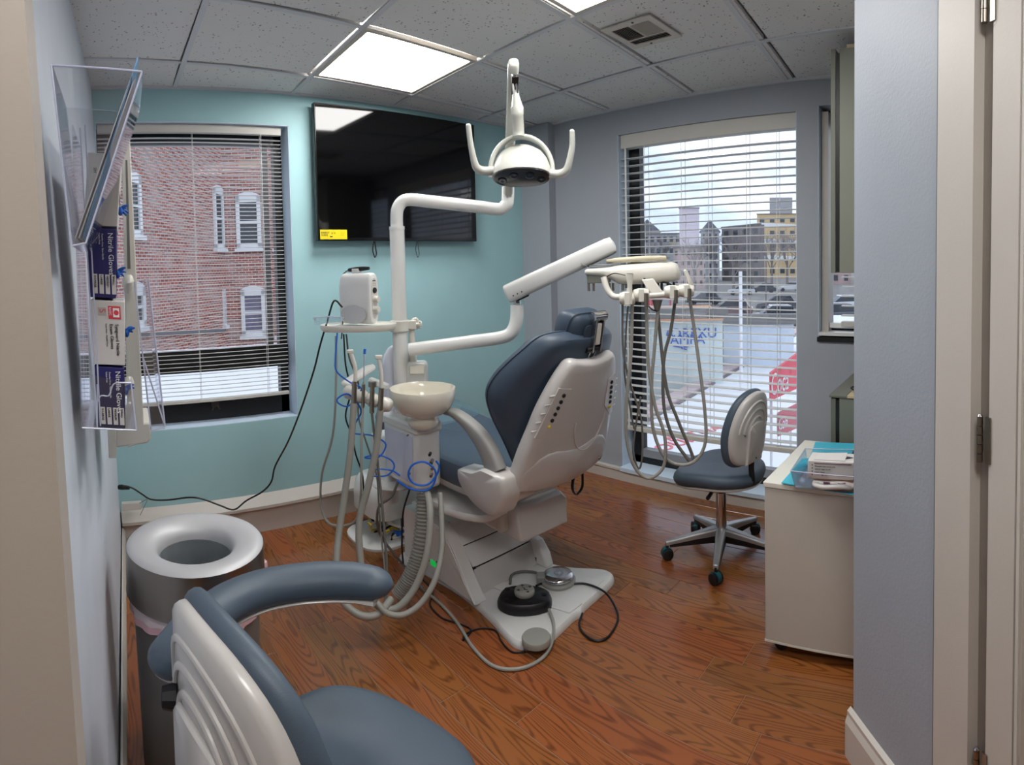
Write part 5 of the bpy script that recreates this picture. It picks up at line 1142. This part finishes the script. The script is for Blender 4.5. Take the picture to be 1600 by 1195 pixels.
gt(g1, 'S', .020, .42, .20, M_red); gt(g1, 'SM', .009, .20, .20, M_ink)
for g in (g2, g4):
    gt(g, 'Nitrile Gloves', .0150, .70, .06, M_wht); gt(g, 'Powder-Free  Non-Sterile', .0050, .48, .08, M_wht); gt(g, 'Latex-Free', .0050, .38, .08, M_wht)
    root, a_, b_, c_, d_, dn, ri = g; W_ = (b_-a_).length; H_ = (d_-a_).length
    for k, s_ in enumerate(('X-LARGE', 'LARGE', 'MEDIUM', 'SMALL')):
        p = a_+ri*(W_*(.14+.21*k))+dn*(H_*.66)-tow*.001
        pt_ = B().prism([p, p+ri*W_*.15, p+ri*W_*.15+dn*H_*.28, p+dn*H_*.28], -tow*.0006).build('size_patch', M_card, root, smooth=False)
        text('print', s_, .0062, p+ri*W_*.04+dn*H_*.02-tow*.0014, dn, ri, M_ink, pt_)
gt(g3, 'Synguard Nitrile', .0098, .68, .36, M_ink); gt(g3, 'Exam Gloves', .0098, .52, .36, M_ink); gt(g3, 'Latex Free   Powder Free', .0045, .40, .36, M_ink)
root, a_, b_, c_, d_, dn, ri = g3; W_ = (b_-a_).length; H_ = (d_-a_).length
p = a_+ri*(W_*.50)+dn*(H_*.08)-tow*.001; em = B().prism([p, p+ri*W_*.36, p+ri*W_*.36+dn*H_*.20, p+dn*H_*.20], -tow*.0006).build('emblem', M_red, root, smooth=False)
B().prism([p+ri*W_*.14+dn*H_*.03-tow*.0012, p+ri*W_*.32+dn*H_*.03-tow*.0012, p+ri*W_*.32+dn*H_*.17-tow*.0012, p+ri*W_*.14+dn*H_*.17-tow*.0012], -tow*.0004).build('emblem_field', M_wht, em, smooth=False)
B().lathe([(.0001, .0), (W_*.075, .0)], p+ri*W_*.23+dn*H_*.10-tow*.0018, 16, basis(ri, dn, -tow)).build('emblem_dot', M_red, em)
text('print', 'BASIC', .0065, p+ri*W_*.03+dn*H_*.02-tow*.0014, dn, ri, M_wht, em)
p2 = a_+ri*(W_*.20)+dn*(H_*.11)-tow*.001; B().prism([p2, p2+ri*W_*.24, p2+ri*W_*.24+dn*H_*.13, p2+dn*H_*.13], -tow*.0004).build('size_patch', mat('grey_patch', (176, 172, 166), .6), root, smooth=False)
text('print', 'S', .018, p2+ri*W_*.05+dn*H_*.025-tow*.0012, dn, ri, M_red, root)
for k, (px_, py_, D_) in enumerate(((188, 330, 1.24), (184, 428, 1.24), (198, 520, 1.24), (197, 610, 1.24))):
    c = at(px_, py_, D_); b = B()
    for q_ in range(4):
        a1_ = (-.6+.45*q_+k*.3); tip = c+rgt*(.013+.005*(q_ % 2))+zz*(.013*sin(a1_*1.6))+tow*(.01*cos(a1_*2)); b.tube([c-rgt*.004, c.lerp(tip, .5)+zz*.004, tip], [.005, .004, .0014], 8, sm=3)
    b.ball(c, (.006, .010, .010), 10, 6)
    b.build('glove_tip', M_glove, label=['blue glove tip poking from the top white box', 'blue glove tip poking from the upper navy box', 'blue glove tip poking from the lower white box', 'blue glove tip poking from the bottom navy box'][k], cat='glove', group='blue gloves pulled from their boxes')
# wall dispenser behind the rack
ds = thing('wall_dispenser', 'tall beige plastic wall dispenser behind the glove rack', 'dispenser', tuple(at(200, 700, 1.62)))
def dq(px, py, D=1.62): return at(px, py, D)
B().prism([dq(190, 220), dq(203, 216), dq(226, 690), dq(200, 700)], tow*.16).build('column', M_ivory, ds, bevel=.003)
B().prism([dq(180, 664), dq(236, 660), dq(236, 686), dq(231, 693), dq(180, 700)], tow*.20).build('lower_body', M_ivory, ds, bevel=.006)
B().prism([dq(168, 670), dq(181, 670), dq(182, 716), dq(170, 716)], tow*.24).build('wall_plate', M_ivory, ds, bevel=.002)
B().prism([dq(196, 250, 1.60), dq(199, 250, 1.60), dq(204, 420, 1.60), dq(199, 420, 1.60)], tow*.01).build('dark_slot', M_hose2, ds, smooth=False)
for y_ in (432, 590): B().tube([dq(199, y_, 1.58), dq(200, y_+10, 1.575), dq(200, y_+26, 1.58)], [.014, .018, .008], 14, sm=3).build('nozzle', M_ivory, ds)
so_ = thing('wall_socket', 'beige surface socket box sitting on the baseboard in the left corner', 'socket', tuple(at(205, 792, 2.80)))
B().prism([at(190, 787, 2.82), at(221, 785, 2.82), at(221, 796, 2.82), at(190, 799, 2.82)], tow*.03).build('box', M_ivory, so_, bevel=.002)
B().tube([at(218, 786, 2.81), at(230, 780, 2.80), at(226, 790, 2.8), at(219, 805, 2.79)], .0015, 6, sm=4).build('lead', M_hose2, so_)
# ================================================================ OUTSIDE
M_conc = mat('asphalt', (120, 118, 117), .9, vary=.25, vscale=.3)
M_roof = mat('white_membrane_roof', (226, 228, 232), .8, vary=.06, vscale=1.5)
M_tilec = mat('pinkish_coping', (196, 176, 178), .8, vary=.2, vscale=3)
M_dk = mat('dark_window', (60, 66, 74), .2)
M_wfr = mat('white_window_frame', (226, 228, 232), .5)
GZ = -3.6
struct('ground', B().box(2.9, -200, GZ-.3, 400, 250, GZ), M_conc)
struct('ground', B().box(-40, 1.0, GZ-.3, 2.9, 60, GZ), M_conc)
# ---- brick building seen through the left window: two walls and arched sash windows
bw = thing('brick_building', 'old red brick building with white arched sash windows, seen through the left window', 'building', tuple(at(350, 500, 20))[:2]+(GZ,))
def H2(p): return V((p.x, p.y, 0))
cA, cB_, cC = H2(at(100, 400, 12.5)), H2(at(352, 400, 20)), H2(at(560, 400, 20.5))
def wall2(a, c, name):
    d = (c-a).normalized(); n = V((-d.y, d.x, 0))
    if n.dot(CAM-a) > 0: n = -n
    b = B(); L_ = (c-a).length; z0, z1 = GZ, 13.
    p = [a+zz*z0, c+zz*z0, c+zz*z1, a+zz*z1]; b.prism(p, n*.3)
    o = b.build(name, M_brick, bw, smooth=False); me = o.data; uvl = me.uv_layers.new(name='UVMap'); org = V(bw.location)
    for l_ in me.loops:
        q = me.vertices[l_.vertex_index].co+org; uvl.data[l_.index].uv = ((q-a).dot(d), q.z)
    return d, n
dA_, nA_ = wall2(cA, cB_, 'brick_wall'); dB_, nB_ = wall2(cB_, cC, 'brick_wall')
def hitw(px_, py_, a, n): d = ray(px_, py_); return CAM + d*((a-CAM).dot(n)/d.dot(n))
def sash(x0, x1, y0, y1, a, d, n, lab_=None, curtain=False):
    P0_, P1_ = hitw(x0, y1, a, n), hitw(x1, y1, a, n); zt = hitw((x0+x1)/2, y0, a, n).z; zb = (P0_.z+P1_.z)/2
    W_ = (P1_-P0_).dot(d); p = P0_.copy(); p.z = 0
    def wq(u, z, o=0): return p+d*u+zz*z-n*o
    def bar_(u0, u1, z0, z1, o0, o1, bb): bb.prism([wq(u0, z0, o0), wq(u1, z0, o0), wq(u1, z1, o0), wq(u0, z1, o0)], -n*(o1-o0)); return bb
    f = W_*.16; b = B()
    bar_(0, f, zb, zt, .0, .08, b); bar_(W_-f, W_, zb, zt, .0, .08, b); bar_(0, W_, zb, zb+f*1.2, 0, .08, b); bar_(0, W_, zt-f*1.6, zt, 0, .08, b); bar_(f, W_-f, (zb+zt)/2-f*.3, (zb+zt)/2+f*.3, 0, .06, b)
    arch = [wq(W_*k/8, zt+.16*W_*sin(pi*k/8), 0) for k in range(9)]; b.prism(arch, -n*.08)
    bar_(-.08, W_+.08, zb-.12, zb, 0, .14, b)
    w_ = b.build('window', M_wfr, bw, smooth=False)
    g = B(); bar_(f, W_-f, zb+f, (zb+zt)/2, -.0, .02, g); g.build('pane', M_cur if curtain else M_dk, w_, smooth=False)
    g = B(); bar_(f, W_-f, (zb+zt)/2, zt-f, -.0, .02, g); g.build('pane', M_cur if curtain else M_dk, w_, smooth=False)
M_cur = mat('curtained_pane', (118, 116, 140), .5, vary=.4, vscale=6)
sash(370, 409, 306, 388, cB_, dB_, nB_); sash(378, 416, 452, 524, cB_, dB_, nB_, curtain=True)
sash(429, 452, 300, 388, cB_, dB_, nB_); sash(432, 456, 452, 524, cB_, dB_, nB_)
sash(335, 349, 296, 388, cA, dA_, nA_); sash(349, 351.5, 452, 508, cA, dA_, nA_)
sash(196, 220, 275, 368, cA, dA_, nA_); sash(196, 226, 448, 512, cA, dA_, nA_)
# corbels, string course and the stained vertical strips
b = B()
for x0, x1, y in ((372, 470, 262), ): 
    p, q = hitw(x0, y, cB_, nB_), hitw(x1, y, cB_, nB_); b.prism([p, q, q+zz*.22, p+zz*.22], -nB_*.12)
b.build('string_course', mat('pale_brick_band', (196, 166, 150), .9), bw, smooth=False)
b = B(); p, q = hitw(206, 520, cA, nA_), hitw(350, 514, cA, nA_); b.prism([p, q, q-zz*.10, p-zz*.10], -nA_*.08); b.build('ledge', mat('slate_ledge', (120, 118, 122), .9), bw, smooth=False)
b = B(); b.box(-4.5, 2.6, GZ, 5.2, 8.6, -.06); b.build('low_roof', M_roof, label='flat white roof below the left window, in front of the brick building', cat='roof', smooth=False)
# ---- view through the tall window
def bldg(name, label, xl, xr, ytop, D, m, depth=8, win=None, roof=None, ybot=None, wm=None, D2=None):
    a, c = H2(at(xl, 400, D)), H2(at(xr, 400, D2 or D)); zt = at((xl+xr)/2, ytop, D).z; zb = GZ if ybot is None else at((xl+xr)/2, ybot, D).z
    d = (c-a).normalized(); n = V((-d.y, d.x, 0))
    if n.dot(CAM-a) > 0: n = -n
    root = thing(name, label, 'building', ((a.x+c.x)/2, (a.y+c.y)/2, zb))
    B().prism([a+zz*zb, c+zz*zb, c+zz*zt, a+zz*zt], n*depth).build('walls', m, root, smooth=False)
    L_ = (c-a).length
    if win:
        nx, nz_, fw2, fh = win; dz = (zt-zb)/nz_
        for i in range(nx):
            for j in range(nz_):
                u = L_*(i+.5)/nx; z = zb+dz*(j+.55); w = L_/nx*fw2; h = dz*fh
                q = a+d*(u-w/2)+zz*(z-h/2)-n*.05
                B().prism([q, q+d*w, q+d*w+zz*h, q+zz*h], n*.04).build('window', wm or M_dk, root, smooth=False)
    if roof:
        mid = (a+c)/2+zz*(zt+roof); b = B(); b.prism([a+zz*zt-d*.4, c+zz*zt+d*.4, mid], n*depth); b.build('gable_roof', M_slate, root, smooth=False)
    else:
        b = B(); b.prism([a+zz*zt-n*.2-d*.15, c+zz*zt-n*.2+d*.15, c+zz*(zt+.35)-n*.2+d*.15, a+zz*(zt+.35)-n*.2-d*.15], n*.5); b.build('parapet', M_conc, root, smooth=False)
    return root, a, c, d, n, zt
M_slate = mat('slate_roof', (112, 116, 124), .8)
M_tan = mat('tan_render', (206, 180, 138), .8, vary=.1, vscale=.3)
M_dkb = mat('dark_brick', (120, 114, 116), .9, vary=.2, vscale=.5)
M_gry = mat('grey_render', (160, 160, 164), .9, vary=.1, vscale=.4)
M_pnk = mat('pinkish_brick', (176, 152, 150), .9, vary=.15, vscale=.6)
M_lav = mat('pale_mauve_reflection', (206, 196, 210), .8)  # colour of the reflection in the window glass
r_ = bldg('apartment_building', 'tan multi-storey building with white bands beyond the parking lot', 1183, 1262, 335, 200, M_tan, win=(5, 5, .45, .35))
root, a, c, d, n, zt = r_; L_ = (c-a).length
for fz in (.30, .55, .80): q = a+zz*(GZ+(zt-GZ)*fz)-n*.1; B().prism([q, q+d*L_, q+d*L_+zz*.7, q+zz*1.7], n*.1).build('white_band', M_wfr, root, smooth=False)
q = a+d*(L_*.25)+zz*zt+n*1; B().prism([q, q+d*8, q+d*8+zz*6, q+zz*6], n*3).build('roof_plant', M_gry, root, smooth=False)
bldg('apartment_building', 'dark angular building left of the tan one, far across the parking lot', 1128, 1188, 356, 175, M_dkb, win=(4, 4, .5, .4), D2=160, depth=1.5)
bldg('house', 'grey gabled house between the dark building and the mauve reflection block', 1095, 1124, 362, 168, M_gry, win=(3, 5, .35, .5), roof=3.5)
bldg('reflection_block', 'pale mauve block shaped as a reflection in the glass, above the brick row', 1062, 1093, 326, 150, M_lav, ybot=392)  # solid block added in the shape of a reflection on the pane
bldg('brick_row', 'pinkish brick building with small windows under the mauve reflection block', 1052, 1100, 388, 120, M_pnk, win=(5, 4, .4, .45))
bldg('office_building', 'long low grey building with many windows at the left edge of the tall window', 985, 1064, 366, 180, M_gry, win=(8, 4, .55, .45))
bldg('house', 'small gabled house standing behind the long low grey building', 992, 1032, 362, 230, M_gry, win=(3, 3, .4, .4), roof=5)
bldg('apartment_building', 'mauve brick apartment block seen through the narrow window', 1282, 1330, 335, 140, M_pnk, win=(3, 6, .4, .5), wm=M_dk)
# near buildings
wb, a, c, d, n, zt = bldg('white_shed', 'pale green-white shed with blue graffiti below the tall window', 960, 1128, 500, 17, mat('pale_green_render', (204, 216, 216), .8, vary=.08, vscale=.8), depth=5)
b = B(); b.prism([a+zz*zt-n*.3, c+zz*zt-n*.3, c+zz*(zt+.02)+n*5, a+zz*(zt+.02)+n*5], zz*.06); b.build('rusty_roof_edge', mat('rusty_roof', (196, 150, 122), .9, vary=.2, vscale=1), wb, smooth=False)
M_graf = mat('blue_graffiti', (72, 104, 186), .7)
L_ = (c-a).length
gp1 = hitw(1040, 528, a, n)-n*.03; gp2 = hitw(1046, 537, a, n)-n*.03
text('graffiti', '(OREXU', .42, gp1, d, zz, M_graf, wb); text('graffiti', 'AMPA', .40, hitw(1047, 537.5, a, n)-n*.03, d, zz, M_graf, wb)
B().tube([hitw(x, y, a, n)-n*.04 for x, y in ((1052, 540), (1066, 542), (1080, 540), (1064, 543), (1074, 546))], .02, 5, sm=3).build('graffiti', M_graf, wb)
bldg('white_shed', 'white side building right of the graffiti shed', 1130, 1240, 506, 20, mat('pale_blue_render', (206, 214, 226), .8, vary=.06), depth=4)
# white sloping roof with coping, red lettering and red sign just under the window
def rz(px_, py_, z): return onz(px_, py_, z)
RZ = -2.2
roof = thing('neighbour_roof', 'white flat roof just outside the tall window with pink coping strip', 'roof', tuple(rz(1100, 640, RZ)))
pA, pB_, pC_, pD_ = rz(930, 690, RZ), rz(1300, 492, RZ), rz(1330, 640, RZ), rz(985, 780, RZ)
b = B(); b.prism([V((2.75, pA.y+.4, RZ)), pA, pB_, V((pB_.x+1, -6.5, RZ)), V((2.75, -6.0, RZ))], zz*(-.4)); b.build('roof_sheet', M_roof, roof, smooth=False)
u0, u1 = rz(990, 668, RZ), rz(1262, 512, RZ); dc_ = (u1-u0).normalized(); nc = V((-dc_.y, dc_.x, 0)); nL = (u1-u0).length
k_ = 0; t_ = 0.
while t_ < nL:
    w_ = .16; ln = .42
    q = u0+dc_*t_; B().prism([q, q+dc_*ln, q+dc_*ln+nc*w_*3, q+nc*w_*3], zz*.09).build('coping_tile', M_tilec, roof, smooth=False); t_ += ln+.02
B().prism([u0-nc*.10, u1-nc*.10, u1-nc*.02, u0-nc*.02], zz*.05).build('dark_gutter', M_dkb, roof, smooth=False)
M_redp = mat('faded_red_paint', (222, 120, 128), .8, vary=.25, vscale=5)
def rtext(s_, x, y, x2, y2, size):
    p, q = rz(x, y, RZ), rz(x2, y2, RZ); d_ = (q-p).normalized(); d_.z = 0; u_ = V((-d_.y, d_.x, 0)); 
    p = p+zz*.012; return text('painted_letters', s_, size, p, d_, u_, M_redp, roof, ex=.004)
rtext('GOUR', 1011, 714, 1085, 690, .52)
rtext('METRIA', 1048, 690, 1140, 668, .42)
# red sign with white script
sg = thing('shop_sign', 'red sign board with white script lettering, low at the right edge of the tall window', 'sign', tuple(at(1228, 600, 4.6)))
s0_, s1_, s2_, s3_ = at(1204, 584, 4.6), at(1252, 548, 5.6), at(1252, 604, 5.6), at(1204, 626, 4.6)
b = B(); nS = V((.2, -.1, 0)); b.prism([s0_, s1_, s2_, s3_], V((.05, .03, 0))); b.build('board', mat('sign_red', (222, 84, 100), .6), sg, smooth=False)
text('script', 'Coca', .26, s3_+(s0_-s3_)*.18-V((.012, .006, 0)), (s2_-s3_), (s0_-s3_), M_wht, sg)
s0_, s1_, s2_, s3_ = at(1216, 648, 4.4), at(1256, 628, 5.2), at(1256, 664, 5.2), at(1216, 682, 4.4)
for px_ in (1206, 1248):
    q = at(px_, 600, 4.66 if px_ < 1220 else 5.6); B().tube([V((q.x+.06, q.y+.03, GZ)), q+V((.06, .03, .0))], .012, 8).build('post', M_wfr, sg)
sg2 = thing('shop_sign', 'lower red sign board with thin white uprights beside the stool back', 'sign', tuple(s3_))
B().prism([s0_, s1_, s2_, s3_], V((.05, .03, 0))).build('board', mat('sign_red_dark', (190, 92, 106), .6), sg2, smooth=False)
q = at(1236, 660, 4.9); B().tube([V((q.x+.08, q.y+.03, GZ)), q+V((.08, .03, 0))], .012, 8).build('post', M_wfr, sg2)
text('script', 'Cola', .14, s3_+(s0_-s3_)*.3-V((.012, .006, 0)), (s2_-s3_), (s0_-s3_), M_wht, sg2)
# red advert panel in front of the lot
ad = thing('poster_stand', 'red framed poster stand behind the graffiti shed', 'poster', tuple(at(1030, 495, 24)))
a_, b_, c_, d_ = at(1012, 466, 24), at(1049, 466, 24), at(1049, 494, 24), at(1012, 494, 24)
B().prism([a_, b_, c_, d_], fy*.1).build('panel', mat('poster_red', (220, 96, 108), .7), ad, smooth=False)
B().prism([at(1023, 468, 23.9), at(1046, 468, 23.9), at(1046, 488, 23.9), at(1023, 488, 23.9)], fy*.05).build('picture', M_gry, ad, smooth=False)
# cars
def car(px_, py_, D, col, yaw, label, s=1., g='parked cars in the lot'):
    p = at(px_, py_, D); p.z = GZ; f_ = V((cos(yaw), sin(yaw), 0)); l_ = V((-f_.y, f_.x, 0))
    root = thing('car', label, 'car', tuple(p), g); mm = MATS.get('car_%d_%d_%d' % col) or mat('car_%d_%d_%d' % col, col, .3, coat=.5)
    def q(u, v, w): return p+f_*(u*s)+l_*(v*s)+zz*(w*s)
    pr_ = [(-2.2, .35), (-2.25, .8), (-2.1, 1.0), (-1.2, 1.05), (.9, 1.02), (2.0, .9), (2.2, .65), (2.2, .35)]
    b = B(); b.prism([q(u, -.85, w) for u, w in pr_], l_*(1.7*s)); b.build('body', mm, root, bevel=.06)
    cb = [(-1.9, 1.0), (-1.5, 1.6), (.1, 1.65), (.95, 1.02)]
    b = B(); b.prism([q(u, -.72, w) for u, w in cb], l_*(1.44*s)); b.build('cabin', M_dk, root, smooth=False)
    b = B(); b.prism([q(u, -.70, w) for u, w in ((-1.52, 1.58), (-1.45, 1.68), (.1, 1.70), (.16, 1.62))], l_*(1.4*s)); b.build('roof', mm, root, smooth=False)
    for u in (-1.4, 1.35):
        for v in (-.86, .70): B().tube([q(u, v, .33), q(u, v+.16, .33)], .33*s, 14).build('wheel', M_blackp, root)
    return root
car(1213, 476, 60, (92, 92, 98), 2.0, 'dark grey parked car, middle of the parking lot')
car(1206, 496, 46, (206, 208, 212), 2.1, 'white parked car nearest the graffiti shed, right')
car(1140, 484, 54, (120, 96, 98), 1.9, 'maroon parked car left of the lamp post')
car(1100, 470, 70, (70, 72, 78), 1.9, 'black parked car at the left of the lot')
car(1158, 456, 92, (190, 194, 200), 2.0, 'silver car far back in the lot, left')
car(1192, 452, 98, (60, 64, 72), 2.0, 'small dark car far back in the lot, centre')
car(1234, 450, 104, (210, 212, 216), 2.0, 'small white car far back in the lot, right')
car(1313, 474, 60, (214, 218, 224), 2.2, 'white car seen through the narrow window')
car(1300, 489, 47, (84, 88, 96), 2.2, 'dark grey car seen through the narrow window, in front of the white one')
# poles
def pole(px_, y0, D, lab_, r_=.09, m=M_wfr):
    p = at(px_, 440, D); b = B(); b.tube([V((p.x, p.y, GZ)), V((p.x, p.y, at(px_, y0, D).z))], r_, 10); return b.build('street_pole', m, label=lab_, cat='pole', group='poles in the lot')
pole(1157, 424, 16, 'thick white post standing before the parking lot', .05)
pole(1197, 385, 44, 'thin dark lamp post right of the thick white post', .06, M_dkb)
# bare trees
def tree(px_, D, h, lab_, seed):
    rn = random.Random(seed); p = at(px_, 440, D); p.z = GZ; root = thing('bare_tree', lab_, 'tree', tuple(p), 'bare trees by the parking lot')
    b = B(); b.tube([p, p+zz*h*.4], [.3, .2], 7); b.build('trunk', M_dkb, root)
    b = B()
    def br2(q, d_, L_, r__, lv):
        e_ = q+d_*L_; b.tube([q, q.lerp(e_, .5)+V((rn.uniform(-.05, .05), rn.uniform(-.05, .05), 0))*L_, e_], [r__, r__*.6], 4, cap=False)
        if lv:
            for k in range(4): nd_ = (d_+V((rn.uniform(-.8, .8), rn.uniform(-.8, .8), rn.uniform(-.1, .6)))).normalized(); br2(q.lerp(e_, rn.uniform(.4, 1)), nd_, L_*.62, r__*.55, lv-1)
    for k in range(5): br2(p+zz*h*rn.uniform(.25, .42), V((rn.uniform(-.7, .7), rn.uniform(-.7, .7), 1)).normalized(), h*.32, .11, 3)
    b.build('branches', M_dkb, root, smooth=False)
for i, (x_, D_, h_) in enumerate(((1085, 110, 11.), (1118, 104, 12), (1146, 96, 11), (1176, 112, 13.), (1206, 106, 11.), (1230, 116, 14.), (1250, 100, 12), (1028, 108, 11))):
    tree(x_, D_, h_, ['bare tree left of the grey gabled house', 'bare tree in front of the grey gabled house', 'bare tree in front of the dark building', 'bare tree between the dark and the tan buildings', 'bare tree before the left part of the tan building', 'bare tree before the right part of the tan building', 'bare tree at the right edge of the tall window', 'bare tree before the long low grey building'][i], 20+i)
bpy.context.view_layer.update()
